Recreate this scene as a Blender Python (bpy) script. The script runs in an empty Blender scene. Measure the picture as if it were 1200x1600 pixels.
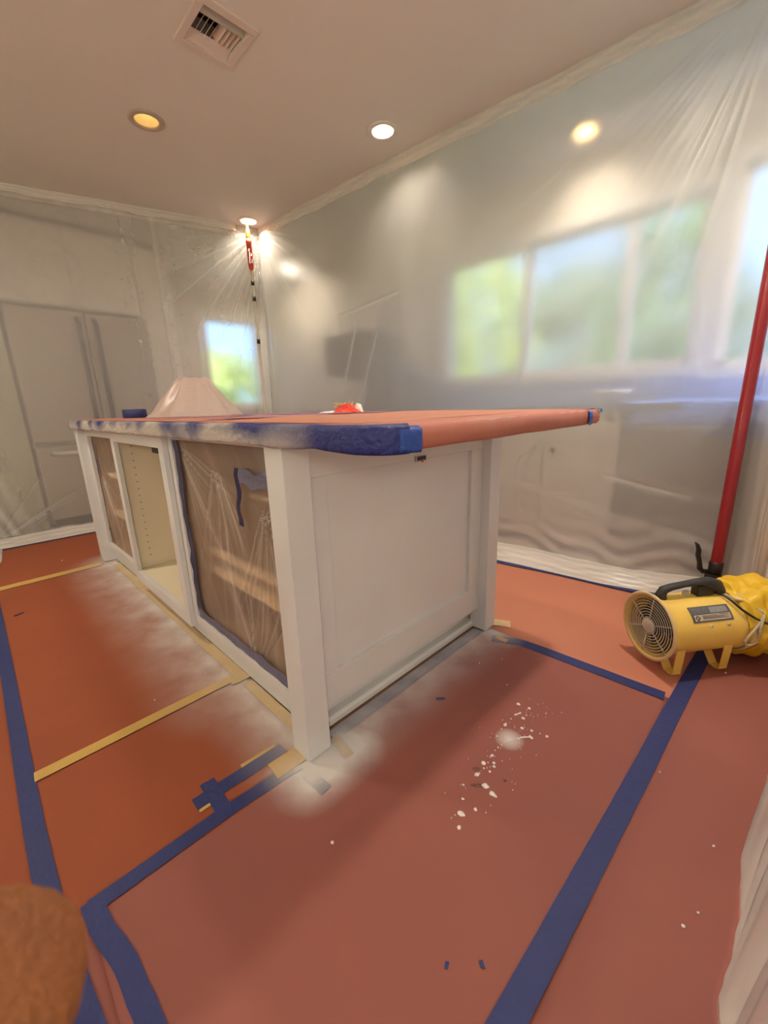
import bpy, math, random
import numpy as np
from mathutils import Vector, Matrix, noise
random.seed(7)
RNG = np.random.RandomState(5)
SC = bpy.context.scene
COL = SC.collection
PI = math.pi

# ------------------------------------------------------------------ camera
CAM_LOC = Vector((-0.48845, -0.80786, 0.94551))
YAW, PITCH, ROLL = math.radians(45.0101), math.radians(14.5563), math.radians(-1.76628)
FWD = Vector((math.cos(YAW)*math.cos(PITCH), math.sin(YAW)*math.cos(PITCH), -math.sin(PITCH)))
RT0 = Vector((math.sin(YAW), -math.cos(YAW), 0.0))
UP0 = RT0.cross(FWD)
RT = RT0*math.cos(ROLL) + UP0*math.sin(ROLL)
UPV = -RT0*math.sin(ROLL) + UP0*math.cos(ROLL)
cd = bpy.data.cameras.new('camera')
cam = bpy.data.objects.new('camera', cd)
COL.objects.link(cam)
mw = Matrix((RT, UPV, -FWD)).transposed().to_4x4()
mw.translation = CAM_LOC
cam.matrix_world = mw
cd.sensor_fit = 'VERTICAL'; cd.sensor_height = 36; cd.sensor_width = 27
cd.lens = 639.94/1600*36
cd.clip_start = 0.005; cd.clip_end = 200
cd.dof.use_dof = True; cd.dof.focus_distance = 2.2; cd.dof.aperture_fstop = 22
SC.camera = cam
SC.view_settings.view_transform = 'Standard'
SC.view_settings.look = 'None'
SC.view_settings.gamma = 1.0
SC.view_settings.use_curve_mapping = False
SC.view_settings.exposure = 0.62
try:
    SC.cycles.use_denoising = True
    SC.cycles.max_bounces = 10
    SC.cycles.diffuse_bounces = 4
    SC.cycles.glossy_bounces = 3
    SC.cycles.transmission_bounces = 8
    SC.cycles.transparent_max_bounces = 12
    SC.cycles.sample_clamp_indirect = 6.0
    SC.cycles.caustics_reflective = False
except Exception:
    pass

# ------------------------------------------------------------------ world: blue-ish daylight sky
W = bpy.data.worlds.new('world'); SC.world = W; W.use_nodes = True
wn = W.node_tree; wn.nodes.clear()
wo = wn.nodes.new('ShaderNodeOutputWorld'); wb = wn.nodes.new('ShaderNodeBackground')
tc = wn.nodes.new('ShaderNodeTexCoord'); sp = wn.nodes.new('ShaderNodeSeparateXYZ')
mr = wn.nodes.new('ShaderNodeMapRange'); mr.inputs[1].default_value = -0.1; mr.inputs[2].default_value = 0.8
rp = wn.nodes.new('ShaderNodeValToRGB')
rp.color_ramp.elements[0].color = (0.45, 0.70, 1.0, 1); rp.color_ramp.elements[1].color = (0.16, 0.40, 1.0, 1)
wn.links.new(tc.outputs['Generated'], sp.inputs[0]); wn.links.new(sp.outputs[2], mr.inputs[0])
wn.links.new(mr.outputs[0], rp.inputs[0]); wn.links.new(rp.outputs[0], wb.inputs[0])
wb.inputs[1].default_value = 2.0
wn.links.new(wb.outputs[0], wo.inputs[0])
sd = bpy.data.lights.new('sun', 'SUN'); sd.energy = 5.0; sd.angle = 0.02; sd.color = (1.0, 0.93, 0.82)
so = bpy.data.objects.new('sun', sd); COL.objects.link(so)
so.rotation_euler = (math.radians(38), 0, math.radians(-60))

LAMP_W = 11.0
LAMP_F = 28.0
WARM = (1.0, 0.87, 0.71)

# ------------------------------------------------------------------ material helpers
def mat(name, col=(0.8, 0.8, 0.8), rough=0.5, metal=0.0, var=0.0, vscale=8.0, bump=0.0, bscale=60.0, emit=None, es=0.0, coat=0.0, spec=0.5, trans=0.0):
    m = bpy.data.materials.new(name); m.use_nodes = True
    nt = m.node_tree; b = nt.nodes['Principled BSDF']
    b.inputs['Roughness'].default_value = rough; b.inputs['Metallic'].default_value = metal
    b.inputs['Base Color'].default_value = (*col, 1)
    b.inputs['Specular IOR Level'].default_value = spec
    b.inputs['Coat Weight'].default_value = coat
    b.inputs['Transmission Weight'].default_value = trans
    geo = nt.nodes.new('ShaderNodeNewGeometry')
    if var > 0:
        nz = nt.nodes.new('ShaderNodeTexNoise'); nz.inputs['Scale'].default_value = vscale; nz.inputs['Detail'].default_value = 4
        nt.links.new(geo.outputs['Position'], nz.inputs['Vector'])
        mx = nt.nodes.new('ShaderNodeMix'); mx.data_type = 'RGBA'
        mx.inputs['A'].default_value = (*[c*(1-var) for c in col], 1); mx.inputs['B'].default_value = (*[min(1, c*(1+var)) for c in col], 1)
        nt.links.new(nz.outputs['Fac'], mx.inputs['Factor']); nt.links.new(mx.outputs['Result'], b.inputs['Base Color'])
    if bump > 0:
        n2 = nt.nodes.new('ShaderNodeTexNoise'); n2.inputs['Scale'].default_value = bscale; n2.inputs['Detail'].default_value = 3
        nt.links.new(geo.outputs['Position'], n2.inputs['Vector'])
        bp = nt.nodes.new('ShaderNodeBump'); bp.inputs['Strength'].default_value = bump; bp.inputs['Distance'].default_value = 0.01
        nt.links.new(n2.outputs['Fac'], bp.inputs['Height']); nt.links.new(bp.outputs['Normal'], b.inputs['Normal'])
    if emit:
        b.inputs['Emission Color'].default_value = (*emit, 1); b.inputs['Emission Strength'].default_value = es
    return m

def vmath(nt, op, a, b=None):
    n = nt.nodes.new('ShaderNodeVectorMath'); n.operation = op
    for i, x in enumerate((a, b)):
        if x is None: continue
        if isinstance(x, tuple): n.inputs[i].default_value = x
        else: nt.links.new(x, n.inputs[i])
    return n
def smath(nt, op, a, b=None, clamp=False):
    n = nt.nodes.new('ShaderNodeMath'); n.operation = op; n.use_clamp = clamp
    for i, x in enumerate((a, b)):
        if x is None: continue
        if isinstance(x, (int, float)): n.inputs[i].default_value = x
        else: nt.links.new(x, n.inputs[i])
    return n.outputs[0]

def overspray(m, amount=1.0, col=(0.78, 0.75, 0.72)):
    """white paint overspray that settled on the paper and tape around the island"""
    nt = m.node_tree; b = nt.nodes['Principled BSDF']
    geo = nt.nodes.new('ShaderNodeNewGeometry')
    pos = geo.outputs['Position']
    flat = vmath(nt, 'MULTIPLY', pos, (1, 1, 0)).outputs[0]
    def soft(cx, cy, hx, hy, rad, power):
        d = vmath(nt, 'SUBTRACT', flat, (cx, cy, 0)).outputs[0]
        d = vmath(nt, 'ABSOLUTE', d).outputs[0]
        d = vmath(nt, 'SUBTRACT', d, (hx, hy, 0)).outputs[0]
        d = vmath(nt, 'MAXIMUM', d, (0, 0, 0)).outputs[0]
        l = vmath(nt, 'LENGTH', d).outputs['Value']
        q = smath(nt, 'DIVIDE', l, rad)
        q = smath(nt, 'SUBTRACT', 1.0, q, True)
        return smath(nt, 'POWER', q, power)
    nz = nt.nodes.new('ShaderNodeTexNoise'); nz.inputs['Scale'].default_value = 7; nz.inputs['Detail'].default_value = 3
    nt.links.new(pos, nz.inputs['Vector'])
    nzv = smath(nt, 'MULTIPLY', nz.outputs['Fac'], 1.7)
    a = smath(nt, 'MULTIPLY', soft(0.48, 1.18, 0.47, 1.16, 0.20, 1.8), nzv)
    a = smath(nt, 'MULTIPLY', a, 0.8)
    long_side = smath(nt, 'MULTIPLY', soft(0.05, 1.35, 0.03, 0.85, 0.30, 1.6), nzv)
    a = smath(nt, 'MAXIMUM', a, smath(nt, 'MULTIPLY', long_side, 0.75))
    c = smath(nt, 'MULTIPLY', smath(nt, 'MULTIPLY', soft(0.05, -0.012, 0.07, 0.02, 0.125, 1.3), nzv), 1.6)
    e = smath(nt, 'MULTIPLY', soft(0.95, -0.02, 0.03, 0.02, 0.13, 1.2), 0.85)
    s = smath(nt, 'MULTIPLY', soft(0.447, -0.357, 0.002, 0.002, 0.040, 0.8), 0.85)
    f = smath(nt, 'MAXIMUM', a, c); f = smath(nt, 'MAXIMUM', f, e); f = smath(nt, 'MAXIMUM', f, s)
    f = smath(nt, 'MULTIPLY', f, amount, True)
    mx = nt.nodes.new('ShaderNodeMix'); mx.data_type = 'RGBA'
    nt.links.new(f, mx.inputs['Factor'])
    inp = b.inputs['Base Color']
    if inp.links:
        nt.links.new(inp.links[0].from_socket, mx.inputs['A'])
    else:
        mx.inputs['A'].default_value = inp.default_value[:]
    mx.inputs['B'].default_value = (*col, 1)
    nt.links.new(mx.outputs['Result'], inp)
    return m

def plastic(name, haze=0.5, trans=0.25, refr=0.9, rough=0.45, ior=1.3, cr_scale=3.0, tint=(0.86, 0.86, 0.83), gl=0.06, film=False, cr=0.03, clear=.15):
    """thin polythene: part diffuse haze, part rough see-through, weak sheen; creases turn whiter"""
    m = bpy.data.materials.new(name); m.use_nodes = True
    nt = m.node_tree; nt.nodes.clear()
    out = nt.nodes.new('ShaderNodeOutputMaterial')
    geo = nt.nodes.new('ShaderNodeNewGeometry')
    dif = nt.nodes.new('ShaderNodeBsdfDiffuse'); dif.inputs[0].default_value = (*tint, 1)
    trl = nt.nodes.new('ShaderNodeBsdfTranslucent'); trl.inputs[0].default_value = (*tint, 1)
    if film:
        rf = nt.nodes.new('ShaderNodeBsdfTransparent'); rf.inputs[0].default_value = (refr, refr, refr, 1)
    else:
        rf = nt.nodes.new('ShaderNodeBsdfRefraction'); rf.inputs['Color'].default_value = (refr, refr, refr, 1)
        rf.inputs['Roughness'].default_value = rough; rf.inputs['IOR'].default_value = ior
    gls = nt.nodes.new('ShaderNodeBsdfGlossy'); gls.inputs['Roughness'].default_value = 0.36; gls.inputs['Color'].default_value = (0.9, 0.9, 0.9, 1)
    # crease pattern: stretched ridged noise
    nz = nt.nodes.new('ShaderNodeTexNoise'); nz.inputs['Scale'].default_value = cr_scale; nz.inputs['Detail'].default_value = 5; nz.inputs['Distortion'].default_value = 1.2
    nt.links.new(geo.outputs['Position'], nz.inputs['Vector'])
    rd = smath(nt, 'SUBTRACT', nz.outputs['Fac'], 0.5); rd = smath(nt, 'ABSOLUTE', rd); rd = smath(nt, 'MULTIPLY', rd, 22.0)
    rd = smath(nt, 'SUBTRACT', 1.0, rd, True); rd = smath(nt, 'MULTIPLY', rd, cr)
    hz = smath(nt, 'ADD', rd, haze, True)
    at = nt.nodes.new('ShaderNodeAttribute'); at.attribute_name = 'crease'
    hz = smath(nt, 'ADD', hz, at.outputs['Fac'], True)
    bp = nt.nodes.new('ShaderNodeBump'); bp.inputs['Strength'].default_value = 0.10; bp.inputs['Distance'].default_value = 0.01
    nt.links.new(nz.outputs['Fac'], bp.inputs['Height'])
    for s in (dif, trl, gls): nt.links.new(bp.outputs['Normal'], s.inputs['Normal'])
    m1 = nt.nodes.new('ShaderNodeMixShader'); m1.inputs[0].default_value = trans
    nt.links.new(dif.outputs[0], m1.inputs[1]); nt.links.new(trl.outputs[0], m1.inputs[2])
    m2 = nt.nodes.new('ShaderNodeMixShader'); nt.links.new(hz, m2.inputs[0])
    tp = nt.nodes.new('ShaderNodeBsdfTransparent'); tp.inputs[0].default_value = (.95, .95, .95, 1)
    m0 = nt.nodes.new('ShaderNodeMixShader'); m0.inputs[0].default_value = .0 if film else clear
    nt.links.new(rf.outputs[0], m0.inputs[1]); nt.links.new(tp.outputs[0], m0.inputs[2])
    nt.links.new(m0.outputs[0], m2.inputs[1]); nt.links.new(m1.outputs[0], m2.inputs[2])
    m3 = nt.nodes.new('ShaderNodeMixShader'); m3.inputs[0].default_value = gl
    nt.links.new(m2.outputs[0], m3.inputs[1]); nt.links.new(gls.outputs[0], m3.inputs[2])
    nt.links.new(m3.outputs[0], out.inputs[0])
    return m

# ------------------------------------------------------------------ mesh helpers
class MB:
    def __init__(s): s.v = []; s.f = []; s.sm = []
    def add(s, vs, fs, smooth=False):
        o = len(s.v); s.v += [tuple(v) for v in vs]; s.f += [tuple(i+o for i in f) for f in fs]; s.sm += [smooth]*len(fs)
        return s
    def box(s, x0, y0, z0, x1, y1, z1):
        a, b = sorted((x0, x1)); c, d = sorted((y0, y1)); e, g = sorted((z0, z1))
        return s.add([(a,c,e),(b,c,e),(b,d,e),(a,d,e),(a,c,g),(b,c,g),(b,d,g),(a,d,g)],
                     [(0,3,2,1),(4,5,6,7),(0,1,5,4),(1,2,6,5),(2,3,7,6),(3,0,4,7)])
    def obox(s, c, ux, uy, uz, hx, hy, hz):
        c = Vector(c); ux, uy, uz = Vector(ux), Vector(uy), Vector(uz); vs = []
        for k in (-1, 1):
            for (i, j) in ((-1,-1),(1,-1),(1,1),(-1,1)):
                vs.append(c+ux*i*hx+uy*j*hy+uz*k*hz)
        return s.add(vs, [(0,3,2,1),(4,5,6,7),(0,1,5,4),(1,2,6,5),(2,3,7,6),(3,0,4,7)])
    def tube(s, pts, r, n=12, cap=True, closed=False):
        pts = [Vector(p) for p in pts]; N = len(pts)
        rs = r if isinstance(r, (list, tuple)) else [r]*N
        vs = []; fs = []; prev = None
        for i, p in enumerate(pts):
            if closed: t = pts[(i+1) % N]-pts[i-1]
            else: t = pts[min(i+1, N-1)]-pts[max(i-1, 0)]
            t.normalize()
            if prev is None:
                a = Vector((0,0,1)) if abs(t.z) < .9 else Vector((1,0,0))
                u = t.cross(a).normalized()
            else:
                u = (prev - t*prev.dot(t)).normalized()
            prev = u; w = t.cross(u)
            for k in range(n):
                an = 2*PI*k/n; vs.append(p+(u*math.cos(an)+w*math.sin(an))*rs[i])
        M = N if closed else N-1
        for i in range(M):
            for k in range(n):
                a = i*n+k; b = i*n+(k+1) % n; j = ((i+1) % N)*n
                fs.append((a, b, j+(k+1) % n, j+k))
        if cap and not closed:
            fs.append(tuple(range(n-1, -1, -1))); fs.append(tuple((N-1)*n+k for k in range(n)))
        return s.add(vs, fs, True)
    def lathe(s, c, axis, prof, n=32, wob=None, close=False):
        """prof: (distance along axis, radius)"""
        c = Vector(c); t = Vector(axis).normalized()
        a = Vector((0,0,1)) if abs(t.z) < .9 else Vector((1,0,0))
        u = t.cross(a).normalized(); w = t.cross(u); vs = []; fs = []
        for (h, r) in prof:
            for k in range(n):
                an = 2*PI*k/n; rr = r if wob is None else wob(h, an, r)
                vs.append(c+t*h+(u*math.cos(an)+w*math.sin(an))*rr)
        for i in range(len(prof)-1):
            for k in range(n):
                fs.append((i*n+k, i*n+(k+1) % n, (i+1)*n+(k+1) % n, (i+1)*n+k))
        if close:
            fs.append(tuple(range(n-1, -1, -1))); fs.append(tuple((len(prof)-1)*n+k for k in range(n)))
        return s.add(vs, fs, True)
    def prism(s, poly, z0, z1):
        n = len(poly)
        vs = [(x, y, z0) for x, y in poly]+[(x, y, z1) for x, y in poly]
        fs = [tuple(range(n-1, -1, -1)), tuple(range(n, 2*n))]+[(i, (i+1) % n, n+(i+1) % n, n+i) for i in range(n)]
        return s.add(vs, fs)
    def build(s, name, m, parent=None, bevel=0, seg=2, loc=None):
        me = bpy.data.meshes.new(name); me.from_pydata(s.v, [], s.f); me.update()
        for p, q in zip(me.polygons, s.sm): p.use_smooth = q
        if m: me.materials.append(m)
        o = bpy.data.objects.new(name, me); COL.objects.link(o)
        if parent: o.parent = parent; o.matrix_parent_inverse = parent.matrix_world.inverted() if parent.type == 'EMPTY' else Matrix()
        if bevel:
            md = o.modifiers.new('bevel', 'BEVEL'); md.width = bevel; md.segments = seg; md.limit_method = 'ANGLE'
        return o

def grid(name, P, m, parent=None, crease=None, thick=0.0, smooth=True):
    """P: (nu, nv, 3) numpy array"""
    nu, nv = P.shape[:2]
    me = bpy.data.meshes.new(name)
    idx = np.arange(nu*nv).reshape(nu, nv)
    f = np.stack([idx[:-1,:-1], idx[1:,:-1], idx[1:,1:], idx[:-1,1:]], -1).reshape(-1, 4)
    V = P.reshape(-1, 3)
    if thick:
        # back skin offset along the local normal, closed slab
        du = np.gradient(P, axis=0); dv = np.gradient(P, axis=1)
        n = np.cross(du, dv); n /= (np.linalg.norm(n, axis=-1, keepdims=True)+1e-12)
        V2 = (P-n*thick).reshape(-1, 3)
        K = len(V)
        b = np.concatenate([idx[:, 0], idx[-1, 1:], idx[-2::-1, -1], idx[0, -2:0:-1]])
        rim = np.stack([b, b+K, np.roll(b, -1)+K, np.roll(b, -1)], -1)
        f = np.concatenate([f, f[:, ::-1]+K, rim]); V = np.concatenate([V, V2])
        if crease is not None: crease = np.concatenate([crease.reshape(-1)]*2)
    me.vertices.add(len(V)); me.vertices.foreach_set('co', V.astype(np.float32).ravel())
    me.loops.add(f.size); me.loops.foreach_set('vertex_index', f.astype(np.int32).ravel())
    me.polygons.add(len(f)); me.polygons.foreach_set('loop_start', np.arange(0, f.size, 4, dtype=np.int32))
    me.polygons.foreach_set('use_smooth', np.full(len(f), smooth))
    me.update(calc_edges=True); me.validate()
    if crease is not None:
        a = me.attributes.new('crease', 'FLOAT', 'POINT'); a.data.foreach_set('value', crease.reshape(-1).astype(np.float32))
    me.materials.append(m)
    o = bpy.data.objects.new(name, me); COL.objects.link(o)
    if parent: o.parent = parent; o.matrix_parent_inverse = parent.matrix_world.inverted()
    return o

def tag(o, label=None, cat=None, group=None, kind=None):
    if label: o['label'] = label
    if cat: o['category'] = cat
    if group: o['group'] = group
    if kind: o['kind'] = kind
    return o
def struct(o): o['kind'] = 'structure'; return o
def empty(name, loc, label, cat, group=None, rz=0):
    o = bpy.data.objects.new(name, None); COL.objects.link(o); o.location = loc; o.rotation_euler = (0, 0, rz)
    o.matrix_world = Matrix.Translation(Vector(loc)) @ Matrix.Rotation(rz, 4, 'Z')
    return tag(o, label, cat, group)

def sm(x): x = np.clip(x, 0, 1); return x*x*(3-2*x)
def fnoise(x, seed=0, oct=3):
    r = np.random.RandomState(seed); y = np.zeros_like(x)
    for k in range(oct):
        for j in range(3):
            f = (2**k)*(0.6+r.rand()); y = y+np.sin(x*f*2*PI+r.rand()*6.28)/(2**k)/3
    return y

# ------------------------------------------------------------------ materials
M_ceil = mat('ceiling_paint', (0.78, 0.765, 0.73), 0.8, var=0.03, vscale=2, bump=0.05, bscale=200)
M_wall = mat('wall_paint', (0.66, 0.60, 0.52), 0.8, var=0.03, vscale=2)
M_wallg = mat('green_cream_paint', (0.62, 0.62, 0.44), 0.8, var=0.03)
M_trim = mat('trim_paint', (0.82, 0.80, 0.76), 0.4)
M_white = mat('sprayed_primer', (0.74, 0.745, 0.735), 0.42, var=0.07, vscale=4.5, bump=0.02, bscale=150)
M_whiteb = mat('sprayed_primer_inside', (0.84, 0.75, 0.56), 0.5, var=0.05, vscale=5)
M_wood = mat('cabinet_birch', (0.50, 0.29, 0.14), 0.5, var=0.15, vscale=12)
M_oak = mat('oak_floor', (0.34, 0.19, 0.10), 0.5, var=0.2, vscale=9)
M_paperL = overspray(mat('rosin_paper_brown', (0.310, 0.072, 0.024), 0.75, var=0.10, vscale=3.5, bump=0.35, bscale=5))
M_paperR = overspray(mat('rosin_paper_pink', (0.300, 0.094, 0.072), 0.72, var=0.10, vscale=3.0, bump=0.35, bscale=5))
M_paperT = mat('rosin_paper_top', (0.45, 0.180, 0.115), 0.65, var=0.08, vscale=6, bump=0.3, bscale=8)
M_paperE = mat('rosin_paper_edge', (0.46, 0.16, 0.11), 0.6, var=0.08, vscale=9, bump=0.25, bscale=14)
M_blue = overspray(mat('painters_tape', (0.020, 0.032, 0.150), 0.6, var=0.12, vscale=30, bump=0.15, bscale=80), 0.75)
M_blueb = mat('painters_tape_fresh', (0.03, 0.11, 0.50), 0.45, var=0.15, vscale=30, bump=0.3, bscale=60)
M_bluec = mat('painters_tape_corner', (0.018, 0.065, 0.33), 0.5, var=0.15, vscale=30, bump=0.5, bscale=60)
M_yell = overspray(mat('masking_tape', (0.60, 0.38, 0.10), 0.6, var=0.10, vscale=20, bump=0.15, bscale=80), 0.45)
M_black = mat('black_plastic', (0.016, 0.015, 0.015), 0.4)
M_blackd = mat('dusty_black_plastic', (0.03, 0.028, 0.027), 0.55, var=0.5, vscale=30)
M_yfan = mat('yellow_enamel', (0.93, 0.63, 0.12), 0.38, var=0.07, vscale=12, coat=0.2)
M_yfd = mat('dusty_yellow_enamel', (0.74, 0.56, 0.28), 0.6, var=0.12, vscale=20)
M_duct = mat('yellow_vinyl', (0.80, 0.50, 0.02), 0.38, bump=0.5, bscale=25)
M_grille = mat('dusty_chrome', (0.62, 0.56, 0.44), 0.5)
M_red = mat('red_anodised', (0.27, 0.008, 0.014), 0.33, coat=0.2)
M_org = mat('orange_plastic', (0.80, 0.16, 0.02), 0.45)
M_redp = mat('red_plastic', (0.70, 0.07, 0.04), 0.45)
M_alu = mat('cream_painted_pole', (0.72, 0.66, 0.52), 0.35)
M_steel = mat('brushed_steel', (0.55, 0.54, 0.52), 0.3, metal=1.0)
M_fridge = mat('almond_appliance', (0.50, 0.43, 0.35), 0.4)
M_dark = mat('dark_appliance', (0.012, 0.014, 0.020), 0.55)
M_cabin = mat('kitchen_cabinet', (0.95, 0.90, 0.82), 0.5)
M_ctop = mat('dark_stone', (0.07, 0.065, 0.07), 0.18, var=0.3, vscale=40)
M_tile = mat('backsplash_tile', (0.24, 0.38, 0.74), 0.15)  # blue window glow put into the tile colour
M_dustb = mat('dusty_blade', (0.10, 0.09, 0.075), .6)
M_rope = mat('cotton_rope', (0.66, 0.56, 0.38), 0.9, bump=0.5, bscale=300)
M_skin = mat('finger_skin', (0.30, 0.10, 0.026), 0.6, var=0.22, vscale=260, bump=0.3, bscale=900)
M_glass = bpy.data.materials.new('window_glass'); M_glass.use_nodes = True
_n = M_glass.node_tree; _n.nodes.clear()
_o = _n.nodes.new('ShaderNodeOutputMaterial'); _t = _n.nodes.new('ShaderNodeBsdfTransparent'); _g = _n.nodes.new('ShaderNodeBsdfGlossy')
_t.inputs[0].default_value = (0.95, 0.97, 0.97, 1); _g.inputs['Roughness'].default_value = 0.15
_x = _n.nodes.new('ShaderNodeMixShader'); _x.inputs[0].default_value = 0.03
_n.links.new(_t.outputs[0], _x.inputs[1]); _n.links.new(_g.outputs[0], _x.inputs[2]); _n.links.new(_x.outputs[0], _o.inputs[0])
M_sheet = plastic('polythene_sheet', haze=0.32, trans=0.36, clear=.0, refr=0.99, rough=0.28, ior=1.3, gl=0.018, tint=(.95, .94, .90))
M_sheetA = plastic('polythene_sheet_clear', haze=0.21, trans=0.30, clear=.16, refr=0.99, rough=0.26, tint=(.96, .94, .90), ior=1.25, cr=0.02, gl=0.025)
M_film = plastic('polythene_film', haze=0.21, trans=0.25, refr=0.97, film=True, gl=0.10, cr_scale=9, cr=0.01, tint=(0.85, 0.78, 0.70))
M_hem = plastic('polythene_folded_hem', haze=0.80, trans=0.25, refr=0.9, film=True, gl=0.08, cr_scale=8, tint=(0.86, 0.80, 0.74))

# ------------------------------------------------------------------ the setting
H = 2.44
XL, XR, YF, YB = -3.0, 2.6, -3.2, 4.3
struct(MB().box(XL-.12, YF-.12, -0.15, XR+.12, YB+.12, -0.004).build('floor', M_oak))
# ceiling with holes for lamps and vent is closed above by the same slab; cans are cut as recesses by building it in strips
LAMPS = [(0.524, 1.887), (1.508, 1.106), (1.499, 2.645), (2.378, 0.322)]
EXTRA_LAMPS = [(0.52, 0.30), (1.05, -0.45), (-0.9, 1.90), (0.5, -1.3), (2.378, -1.22), (2.378, 3.40)]  # ceiling lights added to brighten the scene; the last glows through the sheet
RC = 0.062
def ceiling():
    holes = [(x-RC*1.0, y-RC*1.0, x+RC*1.0, y+RC*1.0) for x, y in LAMPS]
    vent = (0.475, 1.035, 0.660, 1.240)
    holes.append(vent)
    xs = sorted({XL-.12, XR+.12, *[h[0] for h in holes], *[h[2] for h in holes]})
    ys = sorted({YF-.12, YB+.12, *[h[1] for h in holes], *[h[3] for h in holes]})
    mb = MB()
    for i in range(len(xs)-1):
        run = None
        for j in range(len(ys)-1):
            cx_, cy_ = (xs[i]+xs[i+1])/2, (ys[j]+ys[j+1])/2
            hole = any(h[0] < cx_ < h[2] and h[1] < cy_ < h[3] for h in holes)
            if not hole and run is None: run = ys[j]
            if (hole or j == len(ys)-2) and run is not None:
                mb.box(xs[i], run, H, xs[i+1], ys[j] if hole else ys[j+1], H+.12); run = None
    mb.box(XL-.12, YF-.12, H+.12, XR+.12, YB+.12, H+.2)
    return struct(mb.build('ceiling', M_ceil))
ceiling()

def wall_x(name, x0, x1, y0, y1, wins, m):
    """wall normal to x with window openings (ya, yb, za, zb)"""
    mb = MB(); ws = sorted(wins); cur = y0
    for (a, b, c, d) in ws:
        mb.box(x0, cur, 0, x1, a, H); mb.box(x0, a, 0, x1, b, c); mb.box(x0, a, d, x1, b, H); cur = b
    mb.box(x0, cur, 0, x1, y1, H)
    return struct(mb.build(name, m))
def wall_y(name, y0, y1, x0, x1, wins, m):
    mb = MB(); ws = sorted(wins); cur = x0
    for (a, b, c, d) in ws:
        mb.box(cur, y0, 0, a, y1, H); mb.box(a, y0, 0, b, y1, c); mb.box(a, y0, d, b, y1, H); cur = b
    mb.box(cur, y0, 0, x1, y1, H)
    return struct(mb.build(name, m))
W1 = (-0.30, 1.45, 1.13, 2.03); W2 = (-1.75, -0.42, 1.10, 2.10)
W3 = (1.74, 2.42, 1.00, 2.00); W4 = (-2.2, -0.3, 0.9, 2.05); W5 = (-1.6, 0.4, 0.9, 2.05)
wall_x('wall_right', XR, XR+.12, YF, YB, [W1, W2], M_wall)
wall_y('wall_back', YB, YB+.12, XL, XR+.12, [W3], M_wall)
wall_y('wall_front', YF-.12, YF, XL, XR+.12, [W4], M_wall)
wall_x('wall_left', XL-.12, XL, YF-.12, YB+.12, [W5], M_wallg)

def window(n, axis, pos, a, b, z0, z1, mull, inward):
    """window in a wall; mull = list of mullion positions along the wall"""
    def bx(mb, u0, u1, za, zb, d0, d1):
        if axis == 'x': mb.box(pos+d0*inward, u0, za, pos+d1*inward, u1, zb)
        else: mb.box(u0, pos+d0*inward, za, u1, pos+d1*inward, zb)
        return mb
    fr = MB(); c = 0.06
    bx(fr, a-c, b+c, z0-c, z0, 0.0, .03); bx(fr, a-c, b+c, z1, z1+c, 0, .02); bx(fr, a-c, a, z0, z1, 0, .02); bx(fr, b, b+c, z0, z1, 0, .02)
    bx(fr, a, b, z0, z0+.035, -.08, -.02); bx(fr, a, b, z1-.035, z1, -.08, -.02); bx(fr, a, a+.035, z0, z1, -.08, -.02); bx(fr, b-.035, b, z0, z1, -.08, -.02)
    w = struct(fr.build('window_%d' % n, M_trim))
    for q in mull:
        bx(MB(), q-.028, q+.028, z0+.03, z1-.03, -.08, -.01).build('mullion', M_trim, w)
    es = [a+.03]+mull+[b-.03]
    for i in range(len(es)-1):
        bx(MB(), es[i], es[i+1], z0+.03, z1-.03, -.055, -.05).build('pane', M_glass, w)
    L = bpy.data.lights.new('daylight_portal', 'AREA'); L.shape = 'RECTANGLE'; L.size = b-a; L.size_y = z1-z0; L.cycles.is_portal = True
    lo = bpy.data.objects.new('daylight_portal', L); COL.objects.link(lo)
    if axis == 'x':
        lo.location = (pos-.10*inward, (a+b)/2, (z0+z1)/2); lo.rotation_euler = Vector((inward, 0, 0)).to_track_quat('-Z', 'Z').to_euler()
    else:
        lo.location = ((a+b)/2, pos-.10*inward, (z0+z1)/2); lo.rotation_euler = Vector((0, inward, 0)).to_track_quat('-Z', 'Z').to_euler()
    return w
window(1, 'x', XR, *W1, [0.08, 0.75], -1)
window(2, 'x', XR, *W2, [-1.08], -1)
window(3, 'y', YB, *W3, [], -1)
window(4, 'y', YF, *W4, [-1.25], 1)
window(5, 'x', XL, *W5, [-.6], 1)
# baseboards and a door casing that reads as a pale upright strip behind the sheet
struct(MB().box(XR-.02, 1.72, 0.93, XR, 1.95, 2.36).build('trim_1', M_trim))
struct(MB().box(XL, YB-.015, 0, XR, YB, .12).build('baseboard_back', M_trim))
struct(MB().box(-0.44, 3.56, 0, -0.125, YB-.02, H).build('trim_2', M_wallg))

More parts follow.
